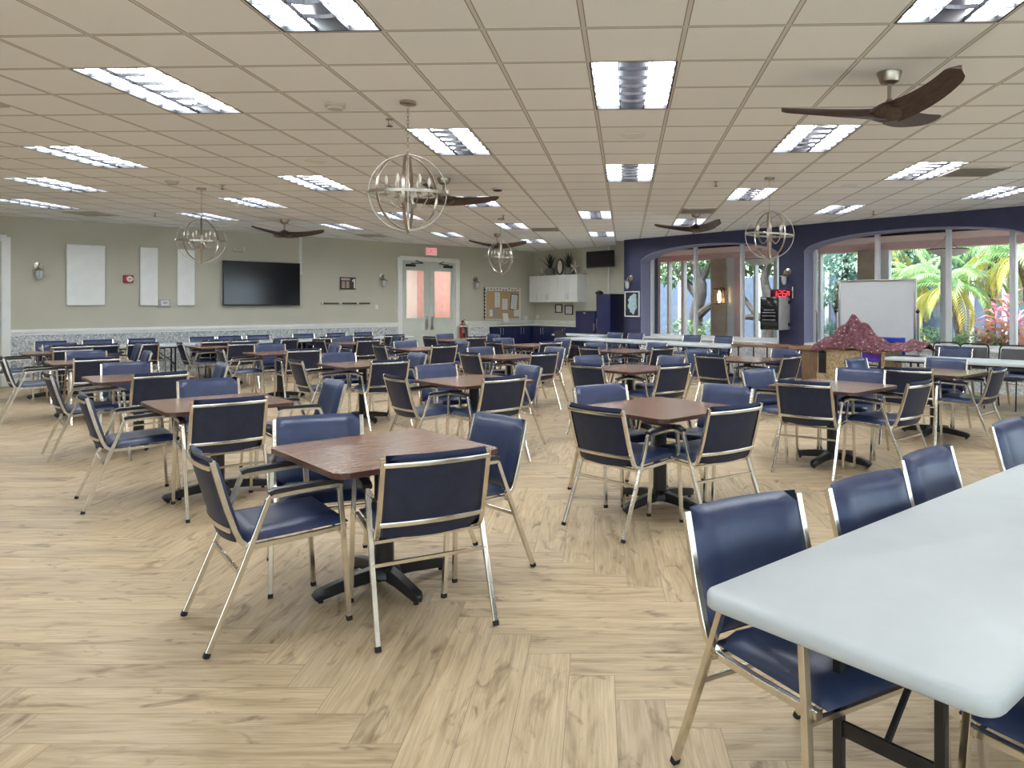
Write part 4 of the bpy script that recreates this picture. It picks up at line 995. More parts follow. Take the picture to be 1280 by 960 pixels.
# row before the navy wall
g = onS(697, 16.35); e2 = onS(912, 16.15); dv = (e2 - g).normalized(); av = math.degrees(math.atan2(dv.y, dv.x)); nv = Vector((-dv.y, dv.x))
put_folding(f96, g + dv * 1.22 + nv * .38, av, 'white folding table before the navy wall, end beside navy cabinets')
put_folding(f96, g + dv * 3.68 + nv * .38, av, 'white folding table before the first arched window, end meeting wooden counter')
g2 = Vector((4.25, 10.88)); dv2 = Vector((.715, -.70)).normalized(); nv2 = Vector((-dv2.y, dv2.x)); av2 = math.degrees(math.atan2(dv2.y, dv2.x))
put_folding(f96, g2 + dv2 * 1.22 + nv2 * .38, av2, 'white folding table next to the chipboard counter under the right window')
put_folding(f96, g2 + dv2 * 3.68 + nv2 * .38, av2, 'white folding table running off the right edge under the window')
# row along the beige wall
for i in range(3):
    c = Vector((-9.9, 13.0)) + eA * (1.22 + 2.46 * i) + Vector((-a2, a2)) * .2
    put_folding(f96, c, 45, 'white folding table along the papered wall, %s' % ['at its left end', 'below the large television', 'end nearest the double door'][i])
# small white table by the cabinets
c = onS(731, 18.9); put_folding(f72, c, -45, 'short white folding table standing before the navy cabinets')

def chair_px(L, Rr, flip, lb, grp, Yfix=None, near=False, face=None):
    mid, vec = chair_from_top(L, Rr)
    if Yfix: mid = Vector((kx((L[0] + Rr[0]) / 2) * Yfix, Yfix))
    perp = Vector((vec.y, -vec.x)) if flip else Vector((-vec.y, vec.x))
    f = math.degrees(math.atan2(perp.y, perp.x)) if face is None else face
    dv_ = Vector((math.cos(R(f)), math.sin(R(f)))); q = mid + dv_ * .35; put_chair(q.x, q.y, f, lb, grp, near)
GW = 'navy armchairs at the white folding tables'
chair_px((869, 640), (984, 615), True, 'navy armchair nearest the viewer, tucked under the large white table', GW, near=True, face=-61)
chair_px((1043, 608), (1119, 590), True, 'second navy armchair along the large white table', GW, near=True)
chair_px((1130, 574), (1181, 559), True, 'third navy armchair along the large white table', GW, near=True)
put_chair(2.62, 4.0, -50, 'navy armchair cut off by the right edge, beyond the large white table', GW, True)
put_chair(1.28, 1.83, 127, 'navy armchair mostly hidden under the large white table at bottom right', GW, True)
# along the beige wall: far side faces the viewer, near side shows its back
far = [68, 127, 183, 259, 294, 330, 387, 428, 462]; near_ = [82, 122, 173, 262, 299, 349, 404, 444, 484]
for i, u in enumerate(far):
    p = onA(u, 1.0); put_chair(p.x + .0, p.y, -45, 'navy armchair against the papered wall behind the white tables, %s from left' % ['first', 'second', 'third', 'fourth', 'fifth', 'sixth', 'seventh', 'eighth', 'ninth'][i], GW, False)
for i, u in enumerate(near_):
    p = onA(u, 2.15); put_chair(p.x, p.y, 135, 'navy armchair facing the papered wall at the white tables, %s from left' % ['first', 'second', 'third', 'fourth', 'fifth', 'sixth', 'seventh', 'eighth', 'ninth'][i], GW, False)
for u, s, lb in ((757, 17.9, 'navy armchair beside the tall navy cabinet, behind the white table'), (783, 17.9, 'navy armchair under the framed map, behind the white table'), (854, 17.9, 'navy armchair before the first arched window, the one at left'), (893, 17.9, 'navy armchair before the first arched window, under the lantern')):
    p = onS(u, s); put_chair(p.x, p.y, -135, lb, GW, False)
for u, s, f, lb in ((1278, 16.9, -135, 'navy armchair at the right edge behind the white window table'), (1185, 16.75, -135, 'navy armchair behind the white window table, by the dark stack chairs')):
    p = onS(u, s); put_chair(p.x, p.y, f, lb, GW, False)

# dark banquet chairs with rounded tops by the right window
def make_banquet():
    t = thing('stack_chair', '', 'chair')
    def arch(y0, w, z0, z1, r):
        pts = [(-w, y0 + (z1 - z0) * 0, z0)]
        pts += [(-w + r - r * math.cos(R(a)), y0 - .10, z1 - r + r * math.sin(R(a))) for a in range(0, 91, 18)]
        pts += [(w - r + r * math.sin(R(a)), y0 - .10, z1 - r + r * math.cos(R(a))) for a in range(0, 91, 18)]
        return pts + [(w, y0, z0)]
    mb = MB(); mb.tube(arch(-.19, .205, .44, .92, .07), .0115, 8); mb.build('back_frame', M['black'], t)
    mb = MB(); mb.box((0, -.265, .70), (.37, .035, .34), bevel=.015, rot=(R(12), 0, 0)); mb.build('backrest', mat('dark_grey_vinyl', (.05, .048, .05), .45, vary=.15), t)
    mb = MB(); mb.box((0, .02, .455), (.42, .43, .06), bevel=.022); mb.build('seat', bpy.data.materials['dark_grey_vinyl'], t)
    for s in (-1, 1):
        for y, dy in ((-.19, -.10), (.19, .05)):
            mb = MB(); mb.tube([(s * .205, y, .44), (s * .215, y + dy, .004)], .011, 8); mb.build('leg', M['black'], t)
    return t
bq = make_banquet(); firstb = True
for u, s, f, lb in ((1175, 17.1, -135, 'dark round-topped stack chair beside the whiteboard, first of three'), (1212, 16.9, -130, 'dark round-topped stack chair in the middle below the palms'), (1258, 16.7, -140, 'dark round-topped stack chair at the right, below the red plants'), (710, 18.0, 45, 'dark stack chair by the base cabinets at the white table end')):
    p = onS(u, s)
    if firstb: firstb = False; bq.location = (p.x, p.y, 0); bq.rotation_euler = (0, 0, R(f - 90)); bq['label'] = lb; bq['group'] = 'dark stack chairs'
    else: dup(bq, (p.x, p.y, 0), R(f - 90), lb, 'dark stack chairs')

# ------------------------------------------------------------------ things on the beige wall (local x along the wall, y into the wall)
def on_wall_A(name, label, cat, u0, u1, v0, v1, group=None):
    p, q = onA(u0), onA(u1); w = (q - p).length; c = (p + q) / 2
    za, zb = zat(v1, c.y), zat(v0, c.y)
    return thing(name, label, cat, (c.x + .003, c.y - .003, (za + zb) / 2), PI / 4, group), w, zb - za
for u0, u1, v0, v1, lb in ((82.5, 131, 306, 382, 'broad white acoustic panel on the beige wall'), (174.5, 197, 309.5, 382, 'narrow white acoustic panel right of the red alarm'), (221, 243, 311.5, 382, 'narrow white acoustic panel behind the left chandelier')):
    t, w_, h_ = on_wall_A('acoustic_panel', lb, 'wall panel', u0, u1, v0, v1, 'white wall panels')
    mb = MB(); mb.box((0, -.028, 0), (w_, .05, h_), bevel=.02, seg=3); mb.build('fabric_face', M['panel'], t)
    mb = MB(); mb.box((0, -.004, 0), (w_ - .03, .008, h_ - .03)); mb.build('backing', M['greypl'], t)
t, w_, h_ = on_wall_A('fire_alarm', 'small dark red fire alarm strobe between the white panels', 'fire alarm', 153.5, 166, 344, 353.5)
mb = MB(); mb.box((0, -.03, 0), (w_, .06, h_), bevel=.01); mb.build('housing', M['red'], t)
mb = MB(); mb.lathe([(.06, 0), (.055, .02), (.001, .026)], 18, (.02, -.06, 0), Euler((PI / 2, 0, 0)).to_matrix().to_4x4()); mb.build('horn_face', M['whitepl'], t)
mb = MB(); mb.box((.02, -.09, 0), (.05, .012, .02), bevel=.004); mb.build('strobe', M['red'], t)
t, w_, h_ = on_wall_A('thermostat', 'thermostat in a clear guard box beside the narrow panels', 'thermostat', 198, 213, 374, 384)
mb = MB(); mb.box((0, -.02, 0), (w_, .04, h_), bevel=.008); mb.build('guard_box', M['greypl'], t)
mb = MB(); mb.box((0, -.045, 0), (w_ * .6, .02, h_ * .6), bevel=.006); mb.build('body', M['whitepl'], t)
mb = MB(); mb.box((0, -.057, .01), (w_ * .38, .006, h_ * .24)); mb.build('display', M['print'], t)
t, w_, h_ = on_wall_A('television', 'large black television mounted on the beige wall', 'television', 277, 373, 327.5, 382)
mb = MB(); mb.box((0, -.075, 0), (w_, .05, h_), bevel=.008); mb.build('housing', M['bezel'], t)
mb = MB(); mb.box((0, -.101, .006), (w_ - .03, .003, h_ - .045)); mb.build('screen', M['screen'], t, smooth=0)
mb = MB(); mb.box((0, -.025, 0), (.5, .05, .4)); mb.build('wall_bracket', M['black'], t)
t, w_, h_ = on_wall_A('cable_raceway', 'white cable raceway from ceiling down to the large television', 'cable cover', 373.6, 376.8, 289, 341)
mb = MB(); mb.box((0, -.02, 0), (w_, .04, h_), bevel=.005); mb.build('cover_strip', M['whitepl'], t)
mb = MB(); mb.box((-.02, -.02, -h_ / 2), (w_ * 1.8, .045, .08), bevel=.005); mb.build('end_cap', M['whitepl'], t)
t, w_, h_ = on_wall_A('emergency_light', 'beige emergency light box above the large television', 'emergency light', 290.5, 304.5, 308, 315.5)
mb = MB(); mb.box((0, -.05, 0), (w_ * .75, .1, h_), bevel=.012); mb.build('housing', M['grille'], t)
for s in (-1, 1): mb = MB(); mb.box((s * w_ * .43, -.06, 0), (w_ * .13, .08, h_ * .7), bevel=.012); mb.build('lamp_head', M['whitepl'], t)
t, w_, h_ = on_wall_A('wall_plaque', 'dark brown plaque with pale name plates left of the sconce', 'plaque', 424.5, 444, 346.5, 362)
mb = MB(); mb.box((0, -.015, 0), (w_, .03, h_), bevel=.005); mb.build('board', M['brown'], t)
for x, z, a, b in [(-.12 * w_ - .02, .33 * h_, .55, .17)] + [(-.30 * w_ + i * .27 * w_, .10 * h_ - k * .14 * h_, .2, .09) for i in range(2) for k in range(4)]:
    mb = MB(); mb.box((x, -.033, z), (w_ * a, .005, h_ * b)); mb.build('name_plate', M['gold'], t, smooth=0)
mb = MB(); mb.prism([(-.02, .10), (.05, .12), (.055, -.12), (.015, -.12), (.015, .05), (-.035, .04)], .03, .038, Matrix(((1, 0, 0, .33 * w_), (0, 0, -1, 0), (0, 1, 0, 0), (0, 0, 0, 1)))); mb.build('emblem', M['whitepl'], t, smooth=0)
for i, (a, b) in enumerate(((403.5, 422.5), (427, 445), (448, 462))):
    t, w_, h_ = on_wall_A('wall_rail', 'thin dark wall rail below the plaque, %s of three' % ('left', 'middle', 'right')[i], 'rail', a, b, 378.2, 380.2, 'thin dark wall rails')
    mb = MB(); mb.box((0, -.015, 0), (w_, .03, .035), bevel=.004); mb.build('strip', M['brown'], t)
    mb = MB(); mb.box((-w_ / 2 - .02, -.012, 0), (.05, .03, .05), bevel=.004); mb.build('end_bracket', M['whitepl'], t)
t, w_, h_ = on_wall_A('light_switch', 'small white switch plate near the double door', 'switch', 469, 472, 381, 386)
mb = MB(); mb.box((0, -.006, 0), (.08, .012, .12), bevel=.004); mb.build('plate', M['whitepl'], t)
mb = MB(); mb.box((0, -.014, 0), (.03, .012, .06), bevel=.003); mb.build('rocker', M['whitepl'], t)
t, w_, h_ = on_wall_A('exit_sign', 'red EXIT sign over the double door', 'exit sign', 530, 544.5, 309.5, 320)
mb = MB(); mb.box((0, -.04, 0), (w_, .08, h_), bevel=.008); mb.build('housing', M['whitepl'], t)
mb = MB(); mb.box((0, -.082, 0), (w_ - .03, .006, h_ - .03)); mb.build('face', M['exitface'], t, smooth=0)
text_mesh('EXIT', h_ * .78, M['exitletter'], 'lettering', t, (0, -.087, 0), (PI / 2, 0, 0), .002, .85)
def sconce(loc, rz, lb):
    t = thing('wall_sconce', lb, 'wall lamp', loc, rz, 'barn style wall sconces')
    mb = MB(); mb.lathe([(.075, 0), (.072, .014), (.03, .024), (.001, .026)], 22, (0, 0, .14), Euler((PI / 2, 0, 0)).to_matrix().to_4x4()); mb.build('wall_plate', M['nickel'], t)
    mb = MB(); mb.tube([(0, -.02, .14), (0, -.09, .17), (-.005, -.13, .15), (-.01, -.14, .09)], .011, 8); mb.lathe([(.014, .09), (.03, .07), (.10, .045), (.102, .038), (.04, .042), (.035, .02)], 22, (-.01, -.14, 0)); mb.build('arm', M['nickel'], t)
    mb = MB(); mb.lathe([(.052, .04), (.055, -.03), (.045, -.10), (.02, -.135), (.001, -.14)], 18, (-.01, -.14, 0)); mb.build('glass_jar', M['jar'], t)
    mb = MB()
    for k in range(4):
        a = k * PI / 2; mb.tube([(-.01 + .056 * math.cos(a), -.14 + .056 * math.sin(a), .04), (-.01 + .058 * math.cos(a), -.14 + .058 * math.sin(a), -.04), (-.01 + .03 * math.cos(a), -.14 + .03 * math.sin(a), -.135)], .0045, 6)
    mb.build('cage', M['nickel'], t)
M['jar'] = mat('frosted_jar', (.55, .57, .58), .2, vary=.05)
for u, v, lb in ((48, 338, 'silver wall sconce at the far left of the beige wall'), (477, 350, 'silver wall sconce between the plaque and the double door'), (594, 353, 'dark silver wall sconce between the door and bulletin board')):
    p = onA(u); sconce((p.x, p.y, zat(v, p.y) - .05), PI / 4, lb)
for u, v, lb in ((789, 352, 'silver wall sconce above the framed map on the navy wall'), (985, 345, 'silver wall sconce above the red clock on the navy wall')):
    p = onS(u, SD); sconce((p.x, p.y, zat(v, p.y) - .05), -PI / 4, lb)
# bulletin board, its papers
t, w_, h_ = on_wall_A('bulletin_board', 'cork bulletin board with a printed border beside the door', 'bulletin board', 605, 650, 359.5, 399.5)
mb = MB(); mb.box((0, -.012, 0), (w_, .024, h_)); mb.build('cork_panel', M['cork'], t, smooth=0)
mb = MB()
for x, z, a, b in ((0, h_ / 2 - .05, w_, .10), (w_ / 2 - .03, .0, .06, h_), (-w_ / 2 + .025, 0, .05, h_), (0, -h_ / 2 + .012, w_, .025)): mb.box((x, -.027, z), (a, .006, b))
mb.build('border_strip', M['paper'], t, smooth=0)
mb = MB(); rg = random.Random(3)
for k in range(9): mb.box((-w_ / 2 + .0, -.03, h_ / 2 - .08 - k * h_ / 9.6), (.05, .012, .07), bevel=.004)
for k in range(11): mb.box((-w_ / 2 + .12 + k * w_ / 12, -.031, h_ / 2 - .05 + rg.uniform(-.02, .02)), (.05, .004, .035))
mb.build('border_print', M['frameblk'], t, smooth=0)
bo, bw, bh = Vector(t.location), w_, h_
def paper(fx, fz, wd, hg, lb, rot=0, m='paper', dark=False, lines=6, cat='paper'):
    loc = bo + Vector((eA.x * fx * bw, eA.y * fx * bw, fz * bh)) + Vector((a2, -a2, 0)) * .028
    o = thing('pinned_paper', lb, cat, loc, PI / 4, 'papers on the bulletin board'); o.rotation_euler = (0, R(rot), PI / 4)
    mb = MB(); mb.box((0, -.002, 0), (wd, .003, hg)); mb.build('sheet', M[m], o, smooth=0)
    if dark: mb = MB(); mb.box((0, 0, 0), (wd + .05, .003, hg + .05), bevel=.001); mb.build('dark_mount', M['frameblk'], o, smooth=0)
    mb = MB()
    for k in range(lines): mb.box((0, -.0045, hg * (.38 - .76 * k / max(1, lines - 1))), (wd * .7, .002, hg * .025))
    mb.build('print', M['print'], o, smooth=0)
paper(-.16, .12, .19, .44, 'long white sheet at the middle left of the bulletin board'); paper(.05, -.02, .2, .32, 'white sheet in the middle of the bulletin board')
paper(.31, .05, .23, .44, 'pink white sheet on a dark tilted mount, bulletin board right', 6, dark=True); paper(.38, -.30, .2, .2, 'small square sheet at the lower right of the bulletin board', lines=3)
paper(-.33, -.29, .12, .2, 'white leaflet at the lower left of the bulletin board', -4, lines=3); paper(-.22, -.29, .12, .22, 'dark photo sheet at the lower left of the bulletin board', 0, 'print', lines=2)
o_, w_, h_ = on_wall_A('notice_stand', 'white notice sheet standing on the counter before the bulletin board', 'notice', 629, 636.5, 394.5, 406)
p = onA(632, .3); o_.location = (p.x, p.y, 1.15)
mb = MB(); mb.box((0, 0, 0), (.2, .01, .27), rot=(R(-10), 0, 0)); mb.build('sheet', M['paper'], o_, smooth=0)
mb = MB(); mb.box((0, .03, -.138), (.2, .10, .012)); mb.build('foot_plate', M['whitepl'], o_, smooth=0)
# fire extinguisher by the door
p = onA(578, .115); t = thing('fire_extinguisher', 'red fire extinguisher hanging on the wall right of the double door', 'fire extinguisher', (p.x, p.y, .62), PI / 4)
mb = MB(); mb.lathe([(.001, 0), (.07, .005), (.075, .03), (.075, .30), (.05, .36), (.025, .38), (.025, .40)], 18); mb.build('cylinder', M['ext'], t)
mb = MB(); mb.box((0, 0, .43), (.05, .05, .05), bevel=.008); mb.tube([(0, -.02, .45), (.0, -.10, .49)], .01, 6); mb.tube([(0, -.02, .43), (.0, -.09, .42)], .009, 6); mb.build('valve_handle', M['black'], t)
mb = MB(); mb.tube([(.02, 0, .43), (.085, 0, .40), (.095, 0, .25), (.088, 0, .12)], .011, 8); mb.build('hose', M['black'], t)
mb = MB(); mb.box((0, -.074, .18), (.09, .006, .14)); mb.build('data_label', M['paper'], t, smooth=0)
mb = MB(); mb.box((0, .083, .25), (.10, .012, .3)); mb.build('wall_bracket', M['steel'], t, smooth=0)

# ------------------------------------------------------------------ corner kitchen: base cabinets, counter, wall cabinets
FA, FB = SA - .6 * 1.41421, SB - .6 * 1.41421
ci = Vector(((FB - FA) / 2, (FA + FB) / 2))
a0 = onA(613, .6); b1 = onS(720, FB)
def cabinet_base(p, q, rz, lb, doors=2, hang=None):
    L = (q - p).length; t = thing('base_cabinet', lb, 'cabinet', ((p.x + q.x) / 2, (p.y + q.y) / 2, 0), rz, 'navy base cabinets')
    mb = MB(); mb.box((0, .29, .50), (L - .004, .575, .80)); mb.box((0, .33, .05), (L - .004, .5, .10)); mb.build('body', M['navycab'], t, smooth=0)
    dw = L / doors
    for k in range(doors):
        x = -L / 2 + dw * (k + .5); mb = MB(); mb.box((x, -.009, .495), (dw - .008, .018, .77), bevel=.003)
        d = mb.build('door', M['navycab'], t)
        hx = x + (dw / 2 - .05) * (1 if k % 2 == 0 else -1)
        mb = MB(); mb.tube([(hx, -.018, .85), (hx, -.045, .84), (hx, -.045, .68), (hx, -.018, .67)], .008, 8); mb.build('handle', M['steel'], d)
m1 = (a0 + ci) / 2; m2 = (ci + b1) / 2
cabinet_base(a0, m1, PI / 4, 'navy base cabinet on the papered wall side, next to the door'); cabinet_base(m1, ci - eA * .03, PI / 4, 'navy base cabinet under the bulletin board, by the corner')
cabinet_base(ci + eD * .03, m2, -PI / 4, 'navy base cabinet just right of the corner'); cabinet_base(m2, b1, -PI / 4, 'navy base cabinet nearest the low navy locker')
def off(p, n, d): return p + n * d
nA, nB = Vector((a2, -a2)), Vector((-a2, -a2))
c0 = onA(586, .62)
CI2 = CORN + (nA + nB) * .012
poly = [c0, ci + nA * .02 + nB * .02, b1 + nB * .02, b1 - nB * .588, CI2, c0 - nA * .605]
t = thing('countertop', 'pale corner countertop over the navy base cabinets', 'countertop', (0, 0, 0))
mb = MB(); mb.prism([(q.x, q.y) for q in poly], .905, .945); mb.build('worktop', M['counter'], t, smooth=0)
mb = MB(); wall_box(mb, c0 - nA * .602, CI2, .945, 1.06, .02, -1); wall_box(mb, CI2, b1 - nB * .585, .945, 1.06, .02, -1); mb.build('backsplash', M['counter'], t, smooth=0)
mb = MB(); wall_box(mb, c0 - nA * .02, a0 - eA * .03, .005, .905, .03, 1); mb.build('end_panel', M['toile'], t, smooth=0)
# white wall cabinets
FU = SB - .36 * 1.41421
ua = onS(662, FU); ub = onS(722, FU); L = (ub - ua).length; dw = L / 5
def wall_cab(k0, n, lb):
    p = ua + eD * dw * (k0 + n / 2); t = thing('wall_cabinet', lb, 'cabinet', (p.x, p.y, 1.61), -PI / 4, 'white wall cabinets')
    mb = MB(); mb.box((0, .18, .40), (n * dw - .003, .34, .80)); mb.build('body', M['white'], t, smooth=0)
    for k in range(n):
        x = (k + .5 - n / 2) * dw; mb = MB(); mb.box((x, 0, .40), (dw - .006, .018, .79), bevel=.003)
        for zz in (.04, .76): mb.box((x, -.011, zz), (dw - .01, .006, .07))
        for xx in (-1, 1): mb.box((x + xx * (dw / 2 - .04), -.011, .40), (.07, .006, .66))
        d = mb.build('door', M['white'], t, smooth=30)
        hs = {0: 1, 1: 1, 2: -1, 3: 1, 4: -1}[k0 + k]; hx = x + hs * (dw / 2 - .04)
        mb = MB(); mb.tube([(hx, -.013, .08), (hx, -.04, .09), (hx, -.04, .22), (hx, -.013, .23)], .008, 8); mb.build('handle', M['steel'], d)
wall_cab(0, 3, 'white three-door wall cabinet in the corner'); wall_cab(3, 2, 'white two-door wall cabinet with the exposed end beside the small television')
# decorations on the wall cabinets
def on_cab(u, d=.14): p = onS(u, FU + d * 1.41421); return (p.x, p.y, 2.412)
def agave(u, lb, seed):
    rg = random.Random(seed); t = thing('potted_plant', lb, 'plant', on_cab(u), 0, 'plants on the wall cabinets')
    mb = MB(); mb.lathe([(.10, 0), (.125, .02), (.14, .20), (.12, .21), (.115, .17), (.001, .16)], 18); mb.build('pot', M['pot'], t)
    for k in range(13):
        a = k * 2.399; tilt = (.12 + .60 * (k / 13)) * (.35 if math.cos(a) + math.sin(a) > .3 else 1); L = rg.uniform(.38, .56); mb = MB(); rows = []
        for i in range(7):
            q = i / 6; r_ = math.sin(tilt + .35 * q * tilt) * L * q; z = .17 + math.cos(tilt + .35 * q * tilt) * L * q; wd = .032 * (1 - q) ** .6 + .002
            rows.append([(r_ * math.cos(a) - s * wd * math.sin(a), r_ * math.sin(a) + s * wd * math.cos(a), z + abs(s) * .006) for s in (-1, 0, 1)])
        vs = [p for r_ in rows for p in r_]; mb.add(vs, [(i * 3 + j, i * 3 + j + 1, i * 3 + j + 4, i * 3 + j + 3) for i in range(6) for j in range(2)]); mb.build('leaf', M['leafdark'], t)
agave(688, 'potted spiky plant on the wall cabinets, the left one', 1); agave(711, 'potted spiky plant on the wall cabinets beside the mirror and starfish', 2)
def starfish(u, r_, lb, tilt):
    x, y, z = on_cab(u, .09); t = thing('starfish', lb, 'decoration', (x, y, z), -PI / 4, 'starfish on the wall cabinets'); mb = MB()
    for k in range(5):
        a = PI / 2 + k * 2 * PI / 5 + tilt; mb.tube([(0, 0, r_), (r_ * .5 * math.cos(a), 0, r_ + r_ * .5 * math.sin(a)), (r_ * math.cos(a), .0, r_ + r_ * .98 * math.sin(a))], [r_ * .22, r_ * .13, r_ * .03], 8)
    mb.build('body', M['star'], t)
    mb = MB(); mb.box((0, .03, .006), (.12, .08, .012)); mb.build('stand', M['brown'], t)
starfish(676, .17, 'grey white starfish at the left end of the wall cabinets', .15); starfish(718, .21, 'large white starfish right of the second spiky plant', -.2); starfish(731, .14, 'small dull starfish at the right end of the wall cabinets', .1)
x, y, z = on_cab(700, .1); t = thing('oval_frame', 'dark oval framed mirror between the two spiky plants', 'mirror', (x, y, z + .24), -PI / 4)
mb = MB(); mb.tube([(.13 * math.cos(2 * PI * i / 32), 0, .215 * math.sin(2 * PI * i / 32)) for i in range(32)], .024, 8, closed=True); mb.build('rim', M['brown'], t)
mb = MB(); mb.prism([(.125 * math.cos(2 * PI * i / 32), .21 * math.sin(2 * PI * i / 32)) for i in range(32)], -.006, .006, Euler((PI / 2, 0, 0)).to_matrix().to_4x4()); mb.build('mirror_face', M['paper'], t)
# framed certificates
for i, (u0, u1, v0, v1, lb) in enumerate(((694.5, 703, 380.5, 391, 'dark framed certificate under the wall cabinets, the left one'), (706.5, 716.5, 381.5, 393.5, 'larger dark framed certificate above the low navy locker'))):
    p, q = onS(u0, SB), onS(u1, SB); c = (p + q) / 2; w_ = (q - p).length; za, zb = zat(v1, c.y), zat(v0, c.y); h_ = zb - za
    t = thing('framed_certificate', lb, 'picture', (c.x, c.y, (za + zb) / 2), -PI / 4, 'framed certificates')
    mb = MB()
    for x, z, a, b in ((-w_ / 2 + .015, 0, .03, h_), (w_ / 2 - .015, 0, .03, h_), (0, h_ / 2 - .015, w_, .03), (0, -h_ / 2 + .015, w_, .03)): mb.box((x, -.012, z), (a, .024, b))
    mb.build('frame', M['frameblk'], t, smooth=0)
    mb = MB(); mb.box((0, -.006, 0), (w_ - .04, .01, h_ - .04)); mb.build('sheet', M['paper'], t, smooth=0)
    mb = MB()
    for k in range(5): mb.box((0, -.0125, h_ * (.28 - .14 * k)), (w_ * (.5 if k else .35), .003, h_ * .03))
    mb.build('print', M['print'], t, smooth=0)
for u, v, wl, lb in ((657, 397.5, 'A', 'white outlet plate right of the bulletin board'), (672, 396, 'B', 'white outlet plate under the wall cabinets')):
    p = onA(u) if wl == 'A' else onS(u, SB); t = thing('outlet_plate', lb, 'outlet', (p.x, p.y, zat(v, p.y)), PI / 4 if wl == 'A' else -PI / 4, 'white outlet plates')
    mb = MB(); mb.box((0, -.006, 0), (.12, .012, .12), bevel=.004); mb.build('plate', M['whitepl'], t)
    mb = MB()
    for s in (-1, 1): mb.box((0, -.013, s * .028), (.035, .004, .03), bevel=.0015)
    mb.build('socket', M['greypl'], t)
# navy lockers
fl = onS(719.5, SB - .62 * 1.41421); fr_ = onS(744.5, SB - .62 * 1.41421); L = (fr_ - fl).length; c = (fl + fr_) / 2
t = thing('low_locker', 'low navy locker between the counter and the tall cabinet', 'cabinet', (c.x, c.y, 0), -PI / 4)
mb = MB(); mb.box((0, .30, .68), (L, .58, 1.36), bevel=.006); mb.build('body', M['navycab'], t)
mb = MB(); mb.box((0, -.005, .69), (L - .03, .02, 1.30), bevel=.004); d = mb.build('door', M['navycab'], t)
mb = MB(); mb.box((-.02, -.02, 1.30), (.09, .02, .045), bevel=.006); mb.box((L * .46, -.03, .92), (.03, .04, .2), bevel=.006); mb.build('latch', M['steel'], d)
tp = onS(745.5, 19.5); tq = onS(763, 19.5); L = (tq - tp).length; c = (tp + tq) / 2
t = thing('tall_cabinet', 'tall navy cabinet beside the navy wall', 'cabinet', (c.x, c.y, 0), -PI / 4)
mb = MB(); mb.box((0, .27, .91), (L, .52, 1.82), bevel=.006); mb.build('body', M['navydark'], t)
mb = MB(); mb.box((0, .0, .91), (L - .01, .02, 1.78), bevel=.003); d = mb.build('door', M['navycab'], t)
mb = MB(); mb.tube([(-L * .42, -.01, 1.15), (-L * .42, -.04, 1.14), (-L * .42, -.04, .92), (-L * .42, -.01, .91)], .009, 8); mb.build('handle', M['steel'], d)
p = c + Vector((-a2, a2)) * .12; t = thing('cap_hat', 'small black box on top of the tall navy cabinet', 'box', (p.x - .02, p.y + .16, 1.822), -PI / 4); t.name = 'small_box'
mb = MB(); mb.box((0, 0, .03), (.20, .12, .06), bevel=.015); mb.build('body', M['black'], t)
mb = MB(); mb.box((0, 0, .075), (.10, .07, .03), bevel=.01); mb.build('lid', M['black'], t)
# small television on a swivel arm
p = onS(750.5, 20.25); z = zat(324, p.y)
t = thing('television', 'small black television tilted down from the corner wall', 'television', (p.x, p.y, z), R(-12))
w_, h_ = .80, .47; rt = Euler((R(-10), R(-3), 0)).to_matrix()
mb = MB(); mb.box((0, 0, 0), (w_, .05, h_), bevel=.01, rot=rt); mb.build('housing', M['bezel'], t)
cc = rt @ Vector((0, -.027, 0)); mb = MB(); mb.box(cc, (w_ - .04, .004, h_ - .05), rot=rt); mb.build('screen', M['screen'], t, smooth=0)
mb = MB(); mb.tube([(0, .03, 0), (.1, .25, 0), (.12, .52, .0)], .025, square=True); mb.build('mount_arm', M['black'], t)
p = onS(761, SB - .03); t = thing('cable_raceway', 'white cable raceway running from ceiling behind the small television', 'cable cover', (p.x, p.y, 0), -PI / 4)
mb = MB(); mb.box((0, .0, 2.5), (.05, .035, 1.36), bevel=.005); mb.build('cover_strip', M['whitepl'], t)
mb = MB(); mb.box((0, -.002, 1.84), (.09, .04, .05), bevel=.005); mb.build('end_cap', M['whitepl'], t)

# ------------------------------------------------------------------ on the navy wall
p, q = onS(781.5, SD), onS(800, SD); c = (p + q) / 2; w_ = (q - p).length; za, zb = zat(396, c.y), zat(364, c.y); h_ = zb - za
t = thing('framed_map', 'white framed pale blue state map on the navy wall', 'picture', (c.x, c.y, (za + zb) / 2), -PI / 4)
mb = MB()
for x, zz, a, b in ((-w_ / 2 + .014, 0, .028, h_), (w_ / 2 - .014, 0, .028, h_), (0, h_ / 2 - .014, w_, .028), (0, -h_ / 2 + .014, w_, .028)): mb.box((x, -.015, zz), (a, .03, b))
mb.build('frame', M['whitepl'], t, smooth=0)
mb = MB(); mb.box((0, -.006, 0), (w_ - .05, .012, h_ - .05)); mb.build('backing_sheet', M['mapbg'], t, smooth=0)
shape = [(.08, .41), (.27, .38), (.27, .26), (.30, .12), (.28, .0), (.33, -.10), (.27, -.20), (.20, -.24), (.14, -.36), (.06, -.42), (.02, -.36), (-.08, -.33), (-.15, -.30), (-.14, -.22), (-.26, -.16), (-.30, -.04), (-.22, .02), (-.24, .12), (-.29, .16), (-.20, .22), (-.15, .30), (-.02, .34), (.05, .36)]
mb = MB(); mb.prism([(x * w_, zz * h_) for x, zz in shape], .012, .017, Matrix(((1, 0, 0, 0), (0, 0, -1, 0), (0, 1, 0, 0), (0, 0, 0, 1)))); mb.build('map_shape', M['mapink'], t, smooth=0)
